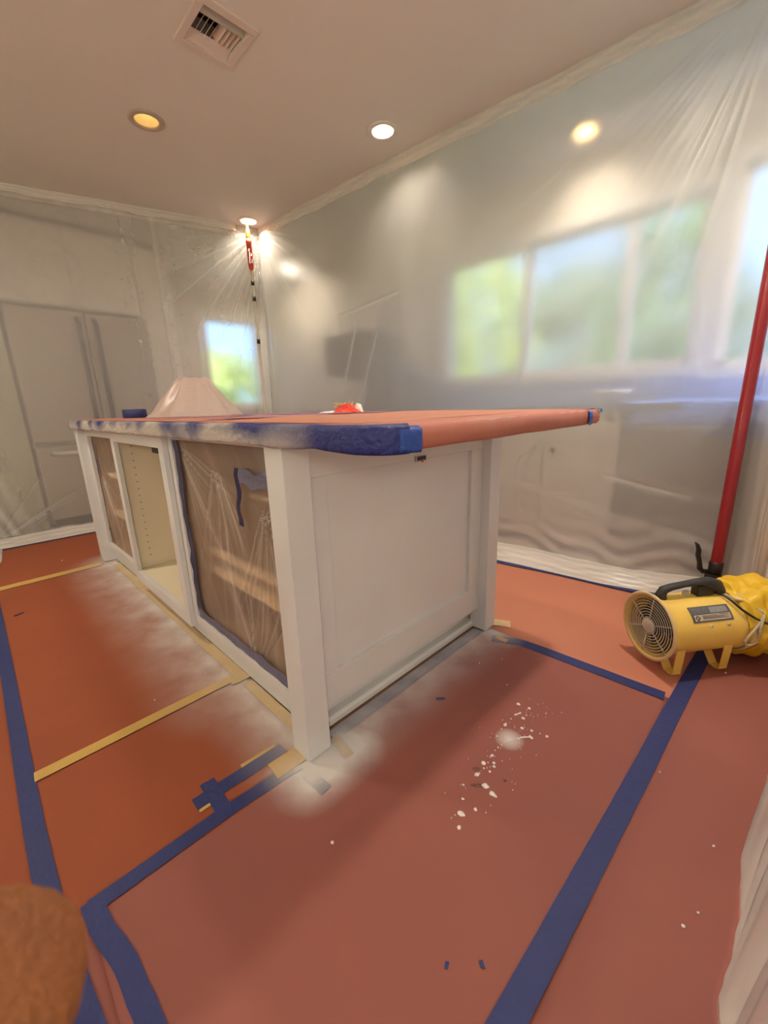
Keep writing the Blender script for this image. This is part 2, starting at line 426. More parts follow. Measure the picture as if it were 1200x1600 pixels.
# ------------------------------------------------------------------ garden outside
M_lawn = mat('lawn', (0.10, 0.26, 0.04), 0.9, var=0.3, vscale=3)
M_leaf = mat('leaves', (0.12, 0.33, 0.05), 0.7, var=0.4, vscale=14)
M_leafd = mat('grey_green_leaves', (0.26, 0.34, 0.20), 0.7, var=0.3, vscale=10)
M_leafy = mat('sunlit_leaves', (0.72, 0.80, 0.22), 0.7, var=0.3, vscale=14)
M_fence = mat('pale_blue_wall', (0.30, 0.37, 0.32), 0.8)
struct(MB().box(-12, -16, -0.5, 20, 18, -0.3).build('ground', M_lawn))
def bush(name, c, r, h, m, label, n=520, ls=.16):
    rr = random.Random(int(c[0]*100+c[1]*37)); mb = MB()
    core = MB()
    for k in range(7):
        a = rr.random()*6.28; q = rr.random()**.5*r*.55
        cc = (c[0]+math.cos(a)*q, c[1]+math.sin(a)*q, c[2]+h*.15+rr.random()*h*.6)
        core.lathe(cc, (0, 0, 1), [(-.42*r, .02), (-.3*r, .32*r), (0, .45*r), (.3*r, .32*r), (.42*r, .02)], 10)
    e = empty(name, c, label, 'bush', 'bushes in the garden')
    core.build('branches', m, e)
    for k in range(n):
        a = rr.random()*6.28; b = math.acos(2*rr.random()-1); q = .75+.3*rr.random()
        p = Vector((c[0]+math.cos(a)*math.sin(b)*r*q, c[1]+math.sin(a)*math.sin(b)*r*q, c[2]+h/2+math.cos(b)*h/2*q))
        if p.z < -.3: continue
        u = Vector((rr.gauss(0, 1), rr.gauss(0, 1), rr.gauss(0, 1))).normalized(); w = u.cross(Vector((rr.gauss(0, 1), rr.gauss(0, 1), rr.gauss(0, 1)))).normalized()
        mb.add([p-u*ls, p+w*ls*.45, p+u*ls, p-w*ls*.45], [(0, 1, 2, 3)])
    tag(mb.build('leaf_mass', m, e), kind='stuff')
bush('garden_bush', (4.8, 2.75, -.3), .95, 3.3, M_leafy, 'yellow-green sunlit bush outside the kitchen window')
bush('garden_bush', (7.8, 2.35, -.3), 1.35, 5.0, M_leafd, 'tall grey-green bush outside the middle window pane')
bush('garden_bush', (5.6, .50, -.3), .75, 3.4, M_leaf, 'green bush outside the right part of the window')
bush('garden_bush', (2.9, 7.0, -.3), 1.2, 2.3, M_leafy, 'sunlit bush outside the window beside the refrigerator')
tag(MB().box(11.5, -12, -.3, 11.7, 9, 3.2).build('garden_wall', M_fence), 'grey-green garden wall far beyond the kitchen window', 'wall')

# ------------------------------------------------------------------ kitchen beyond the sheets
t = empty('refrigerator', (0.37, 3.95, 0), 'tall almond french-door refrigerator with bottom freezer drawer behind the left plastic', 'refrigerator')
MB().box(-0.105, 3.55, 0.06, 0.87, 4.28, 1.76).build('body', M_fridge, t, .008)
MB().box(-0.105, 3.475, 0.735, 0.395, 3.55, 1.755).build('door', M_fridge, t, .012)
MB().box(0.403, 3.475, 0.735, 0.87, 3.55, 1.755).build('door', M_fridge, t, .012)
MB().box(-0.105, 3.475, 0.10, 0.87, 3.55, 0.70).build('freezer_drawer', M_fridge, t, .012)
for x in (0.34, 0.46):
    MB().tube([(x, 3.47, .82), (x, 3.42, .84), (x, 3.42, 1.66), (x, 3.47, 1.70)], .019, 10).build('door_handle', M_dark, t)
MB().tube([(0.0, 3.47, .645), (0.03, 3.415, .645), (.73, 3.415, .645), (.76, 3.47, .645)], .018, 10).build('drawer_handle', M_trim, t)
MB().box(-0.08, 3.53, 0.0, 0.85, 3.63, 0.09).build('kick_grille', M_dark, t)
t = empty('wall_cabinet', (0.37, 4.0, 1.80), 'pale double wall cabinet above the refrigerator', 'cabinet')
MB().box(-0.105, 3.64, 1.80, 0.87, 4.28, 2.42).build('body', M_cabin, t)
MB().box(-0.10, 3.615, 1.81, 0.38, 3.64, 2.41).build('door', M_cabin, t, .004)
MB().box(0.385, 3.615, 1.81, 0.865, 3.64, 2.41).build('door', M_cabin, t, .004)
t = empty('tall_cabinet', (1.0, 3.95, 0), 'narrow tall pale cabinet to the right of the refrigerator', 'cabinet')
MB().box(0.89, 3.70, 0, 1.20, 4.28, 2.42).build('body', M_cabin, t)
MB().box(0.90, 3.68, .12, 1.19, 3.70, 2.40).build('door', M_cabin, t, .004)

def base_unit(y0, y1, label, handles, cat='cabinet', m=None, hm=None):
    m = m or M_cabin
    t = empty('base_cabinet', (2.25, (y0+y1)/2, 0), label, cat, 'base cabinets under the kitchen worktop')
    MB().box(1.985, y0, 0.10, XR, y1, 0.882).build('body', m, t)
    MB().box(2.05, y0, 0, XR, y1, 0.10).build('toe_kick', M_dark, t)
    MB().box(1.965, y0+.006, 0.12, 1.985, y1-.006, 0.70).build('door', m, t, .003)
    d = MB().box(1.965, y0+.006, 0.71, 1.985, y1-.006, 0.872).build('drawer', m, t, .003)
    for (y, z) in handles:
        MB().lathe((1.965, y, z), (-1, 0, 0), [(0, .006), (.012, .006), (.016, .016), (.026, .016), (.03, .005)], 14).build('knob', M_dark, t)
base_unit(0.75, 1.28, 'pale base cabinet behind the sheet, farthest along the worktop', [(0.8, .66), (1.0, .79)])
base_unit(0.27, 0.745, 'pale base cabinet behind the sheet, middle of the three', [(0.32, .66), (0.5, .79)])
base_unit(-0.14, 0.265, 'pale base cabinet behind the sheet beside the dark dishwasher', [(0.2, .66), (-0.09, .84)])
t = empty('dishwasher', (2.25, -0.46, 0), 'dark brown dishwasher under the worktop behind the sheet', 'dishwasher')
M_dw = mat('bronze_appliance', (0.16, 0.12, 0.09), 0.4)
MB().box(2.02, -.75, .10, XR, -.15, .882).build('body', M_dw, t)
MB().box(1.985, -.745, .12, 2.02, -.155, .875).build('door', M_dw, t, .006)
MB().tube([(1.985, -.70, .80), (1.95, -.70, .80), (1.95, -.20, .80), (1.985, -.20, .80)], .01, 8).build('handle', M_steel, t)
t = empty('oak_cabinet', (2.25, -1.3, 0), 'honey oak base cabinet behind the right curtain', 'cabinet')
M_oakc = mat('honey_oak', (0.50, 0.27, 0.09), 0.5, var=.15, vscale=12)
MB().box(2.0, -1.9, .10, XR-.006, -.76, .882).build('body', M_oakc, t)
for k in range(2):
    MB().box(1.98, -1.89+k*.57, .12, 2.0, -1.33+k*.57, .87).build('door', M_oakc, t, .004)
tag(MB().prism([(XR-.001, 1.285), (1.835, 1.285), (1.85, .3), (1.90, -.25), (1.962, -.40), (1.962, -1.92), (XR-.001, -1.92)], .884, .918).build('worktop', M_ctop, None, .003), 'dark stone kitchen worktop under the wide window', 'worktop')
t = MB().box(XR-.012, -1.92, .919, XR-.001, 1.60, 1.065).build('backsplash', M_tile); tag(t, 'low tile backsplash between worktop and window, blue window glow in its colour', 'backsplash')
# tall base cabinet run left, with dark things on it
t = empty('corner_cabinet', (2.3, 2.0, 0), 'pale corner base unit with dark top in the far kitchen corner', 'cabinet')
MB().box(2.02, 1.30, .10, XR-.006, 2.75, .882).build('body', M_cabin, t)
MB().box(1.98, 1.30, .884, XR-.001, 2.78, .918).build('top', M_ctop, t)
t = empty('coffee_maker', (2.14, 1.80, .918), 'black coffee maker on the far corner unit, seen blurred through plastic', 'coffee maker')
MB().box(2.00, 1.56, .918, 2.32, 2.10, .95).build('base', M_dark, t, .006)
MB().box(2.20, 1.56, .95, 2.32, 2.10, 1.29).build('column', M_dark, t, .006)
MB().box(2.00, 1.56, 1.17, 2.20, 2.10, 1.29).build('brew_head', M_dark, t, .01)
MB().lathe((2.11, 1.84, .951), (0, 0, 1), [(0, .05), (.02, .075), (.09, .08), (.15, .055), (.17, .06)], 20).build('carafe', M_dark, t)
t = empty('toaster', (2.12, 1.48, .918), 'dark toaster on the worktop right of the coffee maker', 'toaster')
MB().box(2.00, 1.22, .93, 2.22, 1.50, 1.15).build('body', M_dark, t, .03, 3)
MB().box(2.01, 1.23, .918, 2.21, 1.49, .93).build('base', M_black, t)
MB().box(1.98, 1.34, 1.04, 2.00, 1.38, 1.06).build('lever', M_black, t)
t = empty('wall_telephone', (2.56, 2.3, 1.3), 'dark box-shaped appliance mounted on the wall beyond the sheet', 'microwave')
MB().box(2.20, 2.10, 1.24, 2.6, 2.66, 1.62).build('body', M_dark, t, .02)
MB().box(2.185, 2.12, 1.26, 2.20, 2.64, 1.60).build('door', M_dark, t, .006)
t.name = 'wall_microwave'
bl = MB(); prof = [(1.965, .77), (1.962, .86), (1.960, .921), (1.970, .9265), (2.20, .9265), (2.56, .9265)]; n = 30  # added sheet, its blue stands for the window glow along the worktop
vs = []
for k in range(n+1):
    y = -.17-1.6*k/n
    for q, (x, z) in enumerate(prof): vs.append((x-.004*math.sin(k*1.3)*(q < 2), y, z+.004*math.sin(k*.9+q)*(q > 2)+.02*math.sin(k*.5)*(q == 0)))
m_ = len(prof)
cl_ = MB().add(vs, [(k*m_+q, (k+1)*m_+q, (k+1)*m_+q+1, k*m_+q+1) for k in range(n) for q in range(m_-1)], True).build('blue_glow_sheet', mat('blue_glow', (.14, .34, .98), .6))
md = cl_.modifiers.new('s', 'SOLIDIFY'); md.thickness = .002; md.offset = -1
tag(cl_, 'blue cover sheet added over the right part of the worktop for the blue window glow, seen hazily through plastic', 'cover sheet')
# bowls in the sink area: pale soft shape on the worktop
tag(MB().lathe((2.15, -.02, .919), (0, 0, 1), [(0, .03), (.008, .05), (.05, .10), (.075, .115), (.07, .11), (.02, .05)], 24).build('bowl', M_trim), 'white bowl on the dark worktop behind the sheet', 'bowl')

# ------------------------------------------------------------------ lamps, vent
def downlight(x, y, label, power, dim=False, es=9.0):
    t = empty('recessed_light', (x, y, H), label, 'ceiling light', 'recessed ceiling lights')
    MB().lathe((x, y, H), (0, 0, -1), [(-.001, RC), (-.001, .088), (.004, .088), (.007, .080), (.007, .062), (0, .058)], 40).build('trim_ring', M_trim if not dim else M_fridge, t)
    m = M_can
    MB().lathe((x, y, H), (0, 0, 1), [(-.004, .060), (.03, .056), (.085, .050)], 40).build('reflector', m, t)
    zl = .050 if not dim else .080
    e = mat('lamp_face', (1, 1, 1), .5, emit=(1.0, .80, .52) if not dim else (1.0, .76, .40), es=es if not dim else 2.0)
    MB().lathe((x, y, H+zl), (0, 0, -1), [(-.02, .050), (0, .050), (.006, .038), (.010, .0005)], 32).build('bulb', e, t)
    MB().lathe((x, y, H+.118), (0, 0, -1), [(0, .0005), (.001, .0615), (.03, .0615)], 32).build('housing', M_can, t)
    if power: lamp(x, y, H+zl-.014, power, .036)
def lamp(x, y, z, power, r, spread=138):
    L = bpy.data.lights.new('lamp_light', 'AREA'); L.shape = 'DISK'; L.size = r*2; L.energy = power; L.color = WARM
    L.spread = math.radians(spread)
    o = bpy.data.objects.new('lamp_light', L); COL.objects.link(o); o.location = (x, y, z)
M_can = mat('lamp_reflector', (0.85, 0.70, 0.42), .35)
downlight(*LAMPS[0], 'recessed ceiling light with visible yellow inner can, nearest the air vent', 0, True)
downlight(*LAMPS[1], 'bright recessed ceiling light in the middle of the ceiling beside the plastic edge', LAMP_W*.30)
downlight(*LAMPS[2], 'bright recessed ceiling light above the orange pole head', LAMP_W*.40)
downlight(*LAMPS[3], 'recessed ceiling light glowing behind the right plastic sheet', LAMP_W*.38, es=9.0)
EXTRA_AT = {(0.52, 0.30): 'above the near end of the island', (1.05, -0.45): 'above the yellow fan', (-0.9, 1.90): 'above the floor left of the island', (0.5, -1.3): 'behind the right curtain', (2.378, -1.22): 'above the oak cabinet', (2.378, 3.40): 'in the far kitchen corner'}
for (x, y) in EXTRA_LAMPS:
    tag(MB().lathe((x, y, H), (0, 0, -1), [(-.001, .0), (-.001, .088), (.006, .086), (.008, .062)], 32).build('recessed_light', M_trim),
        'added recessed ceiling light, '+EXTRA_AT[(x, y)], 'ceiling light', 'added recessed ceiling lights')
    lamp(x, y, H-.012, LAMP_W*(.35 if (x, y) == (0.52, 0.30) else 1.0 if (x, y) == (1.05, -0.45) else 2.0 if (x, y) == (2.378, -1.22) else .8 if (x, y) == (2.378, 3.40) else 1), .055, 155)

def vent():
    x0, y0, x1, y1 = .475, 1.035, .660, 1.240
    t = empty('air_vent', ((x0+x1)/2, (y0+y1)/2, H), 'white ceiling air register with angled louvres and fins', 'air vent')
    fr = MB()
    X0, Y0, X1, Y1 = .445, 1.000, .690, 1.272
    for (a, b, c, d) in ((X0, Y0, X1, y0), (X0, y1, X1, Y1), (X0, y0, x0, y1), (x1, y0, X1, y1)):
        fr.box(a, b, H-.009, c, d, H+.001)
    fr.build('frame', M_vent, t, .003)
    MB().box(x0+.001, y0+.001, H+.10, x1-.001, y1-.001, H+.112).build('duct_back', M_black, t)
    # long louvres run along x at the high-y and low-y edges... fins between
    ux = Vector((1, 0, 0))
    n = 9
    fy0, fy1 = y0+.062, y1-.050
    for k in range(n):
        xx = x0+.014+k*(x1-x0-.028)/(n-1)
        ang = math.radians(58 if k < 5 else -50)
        MB().obox((xx, (fy0+fy1)/2, H+.016), (math.cos(ang), 0, math.sin(ang)), (0, 1, 0), (-math.sin(ang), 0, math.cos(ang)), .013, (fy1-fy0)/2, .0007).build('fin', M_vent, t)
    for k, (yy, zz, ang, w, m) in enumerate(((y0+.026, .012, -42, .022, M_ventg), (y0+.046, .004, -42, .006, M_ventg), (y1-.044, .010, -35, .008, M_vent), (y1-.026, .006, -35, .008, M_vent), (y1-.008, .002, -35, .008, M_vent))):
        a = math.radians(ang)
        MB().obox(((x0+x1)/2, yy, H+zz), ux, (0, math.cos(a), math.sin(a)), (0, -math.sin(a), math.cos(a)), (x1-x0)/2-.001, w, .0008).build('louvre', m, t)
M_vent = mat('vent_enamel', (0.74, 0.66, 0.60), .45)
M_ventg = mat('vent_enamel_grey', (0.50, 0.50, 0.44), .45)
vent()

# ------------------------------------------------------------------ polythene walls
def curtain(name, top, bot, nu, nv, disp, m, label, thick=.0016, parent=None, cat='plastic sheet'):
    """top/bot: list of (x, y, z) polyline control points; disp(U, V, S) -> offset along normal and crease"""
    def poly(pts, n):
        pts = np.array(pts, float); d = np.r_[0, np.cumsum(np.linalg.norm(np.diff(pts, axis=0), axis=1))]; L = d[-1]
        s = np.linspace(0, L, n); return np.stack([np.interp(s, d, pts[:, k]) for k in range(3)], -1), L
    if len(top) == len(bot):
        a_, b_ = np.array(top, float), np.array(bot, float)
        d = np.r_[0, np.cumsum((np.linalg.norm(np.diff(a_, axis=0), axis=1)+np.linalg.norm(np.diff(b_, axis=0), axis=1))/2)]; L = d[-1]
        s_ = np.linspace(0, L, nu)
        T = np.stack([np.interp(s_, d, a_[:, k]) for k in range(3)], -1); B = np.stack([np.interp(s_, d, b_[:, k]) for k in range(3)], -1)
        w_ = 5
        for Q in (T, B):
            for k in range(3):
                e = np.pad(Q[:, k], w_, mode='edge'); Q[:, k] = np.convolve(e, np.ones(2*w_+1)/(2*w_+1), 'valid')
    else:
        T, L = poly(top, nu); B, _ = poly(bot, nu)
    v = np.linspace(0, 1, nv)
    P = T[:, None, :]*(1-v)[None, :, None]+B[:, None, :]*v[None, :, None]
    du = np.gradient(P, axis=0); dv = np.gradient(P, axis=1)
    n = np.cross(du, dv); n /= np.linalg.norm(n, axis=-1, keepdims=True)+1e-12
    S = np.linspace(0, L, nu)[:, None]*np.ones((1, nv)); V = np.ones((nu, 1))*v[None, :]
    Z = P[..., 2]
    d, c = disp(S, V, Z, L)
    P = P+n*d[..., None]
    o = grid(name, P, m, parent, c, thick)
    if label: tag(o, label, cat)
    return o

def fan_folds(S, Z, s0, z0, a0, a1, nf, amp, r0, r1, seed, sharp=6):
    """sharp folds that radiate from an anchor (s0, z0)"""
    dx = S-s0; dz = z0-Z; r = np.hypot(dx, dz)+1e-6; a = np.arctan2(dz, dx)
    rr = np.random.RandomState(seed); d = np.zeros_like(S); c = np.zeros_like(S)
    for k in range(nf):
        ak = a0+(a1-a0)*(k+.5+.6*(rr.rand()-.5))/nf; w = (a1-a0)/nf*.20*(.5+rr.rand())
        g = np.exp(-((a-ak)/w)**2)
        ext = r0+(r1-r0)*rr.rand()
        env = sm(r/.06)*np.clip(1-r/ext, 0, 1)
        d += amp*g*env*(rr.rand()*.8+.4)*(1 if rr.rand() > .4 else -.8); c += .35*np.exp(-((a-ak)/(w*.75))**2)*env*rr.rand()
    return d, c

TOPB = [(x, y, H-.002) for x, y in ((1.63, 2.735), (1.71, 1.7), (1.78, .8), (1.83, .3), (1.88, -.29), (1.915, -.56), (1.905, -.69), (1.80, -.76), (1.2, -.88), (.45, -.98), (.12, -1.03), (-.10, -1.08), (-.55, -1.25))]
BOTB = [(1.66, 2.86, .06), (1.77, 1.75, .06), (1.80, .85, .06), (1.81, .35, .06), (1.84, -.28, .055), (1.945, -.60, .05), (1.94, -.73, .05), (1.80, -.81, .035), (1.25, -.905, .012), (.523, -.893, .008), (.138, -.858, .008), (-.05, -.90, .008), (-.55, -1.25, .008)]
LB = 3.37
def dispB(S, V, Z, L):
    Ltot = L; L = LB
    d = .012*fnoise(S*.5, 1)*np.sin(PI*V)+.006*fnoise(S*1.3+V*1.5, 2)
    a, c = fan_folds(S, Z, 0.0, H, .03, 1.50, 26, .007, .35, 1.3, 3)
    d += a; 
    a2, c2 = fan_folds(S, Z, L, H, PI-1.45, PI-.35, 13, .006, .8, 2.0, 4); d += a2; c = c+c2
    # pulled creases along the foot towards the red pole
    a3, c3 = fan_folds(S, Z, L+.15, -.05, PI+.02, PI+.55, 16, .024, .5, 1.6, 5); d += a3; c = c+c3*1.7
    low = sm((.42-Z)/.36); c = c+low*(.34+.20*np.sin(Z*70+S*9+5*fnoise(S*1.2, 7)))+.12*sm((.8-Z)/.5)*np.clip(fnoise(S*1.5+Z*6, 6), 0, 1)
    # doubled plastic band along the ceiling
    band = np.clip(1-(H-Z)/.085, 0, 1)
    c = c+.45*(band > 0)*(.6+.4*fnoise(S*2.5, 8))*np.where(band > .0, 1, 0)*sm(band*6)
    c += .10*sm(np.clip(1-(H-Z)/.28, 0, 1)*2)*(.5+.5*np.sin(Z*160+4*fnoise(S, 9)))*.6
    # stray creases
    for (s0, z0, s1, z1, w) in ((.95, 1.62, 1.55, 1.68, .004), (1.15, 1.55, .95, 1.05, .006), (1.35, 1.45, 1.15, 1.0, .005), (2.95, .55, 3.3, .47, .008)):
        p = np.array([s1-s0, z1-z0]); l2 = p@p
        tt = np.clip(((S-s0)*p[0]+(Z-z0)*p[1])/l2, 0, 1); q = np.hypot(S-s0-tt*p[0], Z-z0-tt*p[1])
        c = c+.30*np.exp(-(q/w)**2); d = d+.004*np.exp(-(q/(w*2.5))**2)
    # right-hand return beside the camera: loose vertical gathers, white foot
    S2 = S-L; on = sm(S2/.12)
    g = fnoise(S2*5.5+.25*V, 22, 3)+.6*fnoise(S2*15+.4*V, 26, 2)*(1-.8*sm((.25-Z)/.25))
    d2 = .012*fnoise(S2*1.3, 21)*sm(V*2)+.012*g*sm((V-.3)/.5)
    a4, c4 = fan_folds(S2, Z, 0, H, .2, 1.45, 10, .006, .8, 2.0, 24); d2 += a4
    lw = sm((.32-Z)/.32); d2 = d2*(1-.5*sm((.08-Z)/.08))
    c5 = .34*np.clip(g*1.6, -.5, 1)*sm((V-.35)/.5)+c4+.46*lw
    d = d*(1-on)+d2*on; c = c*(1-on)+c5*on
    d = d*sm((H-Z)/.05)
    return d, np.clip(c, 0, .7)
curtain('plastic_sheet', TOPB, BOTB, 900, 280, dispB, M_sheet, 'large hazy plastic sheet in front of the kitchen windows, turning the right corner')

TOPA = [(-1.7, 3.66, H-.002), (.016, 3.19, H-.002), (1.66, 2.727, H-.002)]
BOTA = [(-1.7, 3.60, .05), (-.5, 3.42, .05), (.3, 3.36, .05), (1.0, 3.15, .05), (1.72, 2.835, .06)]
def dispA(S, V, Z, L):
    d = .012*fnoise(S*.5, 11)*np.sin(PI*V)+.005*fnoise(S*1.6+V, 12)
    a, c = fan_folds(S, Z, L, H, PI-1.5, PI-.03, 24, .010, .3, 1.3, 13); d += a
    a2, c2 = fan_folds(S, Z, 1.22, .02, -2.4, -.25, 18, .012, .3, .95, 14); d += a2; c = c+c2
    v = fnoise(S*5.0, 15, 2); d += .007*v*sm((S-2.2)/.3)*sm((2.0-Z)/.5); 
    c = c+.10*np.clip(v, 0, 1)**2*sm((S-2.2)/.3)
    band = np.clip(1-(H-Z)/.075, 0, 1)
    c = c+.35*sm(band*6)*(.7+.3*fnoise(S*2, 18))
    # bunched drape left of the refrigerator
    dr = np.exp(-((S-(1.05+.28*(1-Z/1.3)-.03))/.16)**2)*sm((1.45-Z)/.6)
    d += -.03*dr+.010*dr*fnoise(S*6+Z, 19, 2); c = c+.34*dr*(.6+.6*fnoise(S*7+Z*2, 20, 2))
    d = d*sm((H-Z)/.05)
    return d, np.clip(c, 0, .7)
curtain('plastic_sheet', TOPA, BOTA, 440, 260, dispA, M_sheetA, 'hazy plastic sheet hung in front of the refrigerator at left')

def taped_edge(pts, label, seed, h=.075):
    P0 = np.array(pts, float); d = np.r_[0, np.cumsum(np.linalg.norm(np.diff(P0, axis=0), axis=1))]; n = 200
    s_ = np.linspace(0, d[-1], n); p = np.stack([np.interp(s_, d, P0[:, k]) for k in range(2)], -1); v = np.linspace(0, 1, 8)
    t_ = np.gradient(p, axis=0); t_ /= np.linalg.norm(t_, axis=1, keepdims=True); nn = np.stack([t_[:, 1], -t_[:, 0]], -1)
    if (nn[n//2]@(np.array([.5, 1.0])-p[n//2])) < 0: nn = -nn
    P = np.zeros((n, 8, 3)); off = .012+.005*fnoise(s_[:, None]*3+v[None]*2, seed)
    P[..., :2] = p[:, None]+nn[:, None]*off[..., None]; P[..., 2] = H-.001-v[None]*h*(1+.12*fnoise(s_*1.5, seed+1))[:, None]
    c = .10*np.sin(v[None]*14+2*fnoise(s_[:, None]*2, seed+2))
    tag(grid('plastic_top_edge', P, M_band, None, np.clip(c, 0, .2), 0), label, 'plastic edge')
M_band = plastic('polythene_doubled_edge', haze=.62, trans=.12, film=True, refr=.95, gl=.03, cr_scale=10, tint=(.96, .94, .90))
taped_edge([(1.64, 2.70), (1.71, 1.7), (1.78, .8), (1.83, .3), (1.88, -.29), (1.90, -.55)], 'doubled white upper edge of the window-side sheet along the ceiling', 140)
taped_edge([(-1.6, 3.60), (.016, 3.17), (1.44, 2.765)], 'doubled white upper edge of the left sheet along the ceiling', 150, .05)
def hem(name, line, back, label, seed, h=.07, m=None):
    """folded foot of a sheet lying on the paper: rises from front edge to the sheet"""
    F = np.array(line, float); Bk = np.array(back, float)
    nu, nv = 160, 18
    def res(p):
        d = np.r_[0, np.cumsum(np.linalg.norm(np.diff(p, axis=0), axis=1))]; s = np.linspace(0, d[-1], nu)
        return np.stack([np.interp(s, d, p[:, k]) for k in range(2)], -1), s
    f, s = res(F); b, _ = res(Bk); v = np.linspace(0, 1, nv)
    P = np.zeros((nu, nv, 3)); P[..., :2] = f[:, None]*(1-v)[None, :, None]+b[:, None]*v[None, :, None]
    prof = sm(v)*h
    wob = 1+.10*fnoise(s*2.5, seed)[:, None]
    P[..., 2] = .0035+prof[None]*wob+.007*(1+fnoise(s[:, None]*2+v[None]*5, seed+1))*np.sin(PI*np.minimum(v*1.2, 1))[None]
    c = .10+.12*np.sin(v*22+2*fnoise(s*1.5, seed+2)[:, None])
    o = grid(name, P, m or M_hem, None, np.clip(c, 0, .3), .0012)
    return tag(o, label, 'plastic hem')
hem('folded_plastic_hem', [(1.60, 2.70), (1.665, 1.2), (1.675, .38), (1.715, -.20), (1.77, -.44), (1.90, -.66)], [(1.70, 2.86), (1.82, 1.2), (1.82, .36), (1.85, -.3), (1.98, -.69)],
    'white folded plastic hem along the floor under the window-side sheet', 31)
hem('folded_plastic_hem', [(1.55, 2.72), (.9, 2.98), (.12, 3.215), (-.43, 3.225), (-.50, 3.24)], [(1.64, 2.86), (1.0, 3.17), (.3, 3.38), (-.43, 3.46), (-.55, 3.46)],
    'white folded plastic hem along the floor in front of the refrigerator', 33, .05)
hem('folded_plastic_hem', [(-.45, 3.22), (-.47, 2.9), (-.52, 2.62), (-.62, 2.30), (-.9, 2.0)], [(-.60, 3.44), (-.72, 3.0), (-.80, 2.70), (-.9, 2.45), (-1.2, 2.1)],
    'white plastic hem on the floor at the left edge of the view', 35, .06)
# left return of the sheet, mostly beyond the frame
curtain('plastic_sheet', [(-1.7, 3.66, H-.002), (-1.75, 1.5, H-.002), (-1.8, -1.0, H-.002)], [(-1.2, 3.5, .03), (-1.3, 1.5, .03), (-1.4, -1.0, .03)], 120, 60,
        lambda S, V, Z, L: (.02*fnoise(S*2, 41)*sm(V*2), .1+.1*np.clip(fnoise(S*4, 42), 0, 1)), M_sheetA, 'plastic sheet curtain beyond the left edge of the photograph')

# ------------------------------------------------------------------ floor paper and tape
def paper(x0, y0, x1, y1, z, m, label, seed):
    nx = max(8, int((x1-x0)/.025)); ny = max(8, int((y1-y0)/.025))
    X, Y = np.meshgrid(np.linspace(x0, x1, nx), np.linspace(y0, y1, ny), indexing='ij')
    Zz = z+.0009*(1+fnoise(X*1.4+.6*Y, seed)+0*X)*.6+.0006*(1+fnoise(Y*1.7-.5*X, seed+1))
    e = np.minimum(np.minimum(X-x0, x1-X), np.minimum(Y-y0, y1-Y)); Zz = z+(Zz-z)*sm(e/.05)
    o = grid('floor_paper', np.stack([X, Y, Zz], -1), m, None, None, .0004)
    return tag(o, label, 'floor paper', 'red rosin paper laid over the floor')
paper(-1.45, .03, -.555, 3.18, -.0020, M_paperL, 'red-brown floor paper to the left of the long left tape line', 50)
paper(-.555, .51, .075, 2.285, -.0016, M_paperL, 'red-brown floor paper between the two yellow tape lines beside the island', 52)
paper(-.555, .04, .075, .51, -.0013, M_paperL, 'red-brown floor paper between near yellow tape and the blue corner tape', 54)
paper(-.555, 2.285, 1.70, 3.23, -.0010, M_paperL, 'red-brown floor paper at the far end of the island', 56)
paper(-.50, -.655, .950, .04, -.0010, M_paperR, 'pinkish floor paper in front of the island end, spattered with paint', 58)
paper(.945, -.69, 1.71, 2.285, -.0013, mat('rosin_paper_orange', (0.56, 0.205, 0.125), .72, var=.06, vscale=3, bump=.25, bscale=5), 'orange floor paper right of the island under the fan', 60)
paper(-.50, -1.30, 1.95, -.65, -.0017, M_paperR, 'pinkish floor paper strip right of the long right tape line', 62)
paper(-1.45, -1.6, -.49, .045, -.0022, M_paperR, 'floor paper sheet under the photographer', 64)

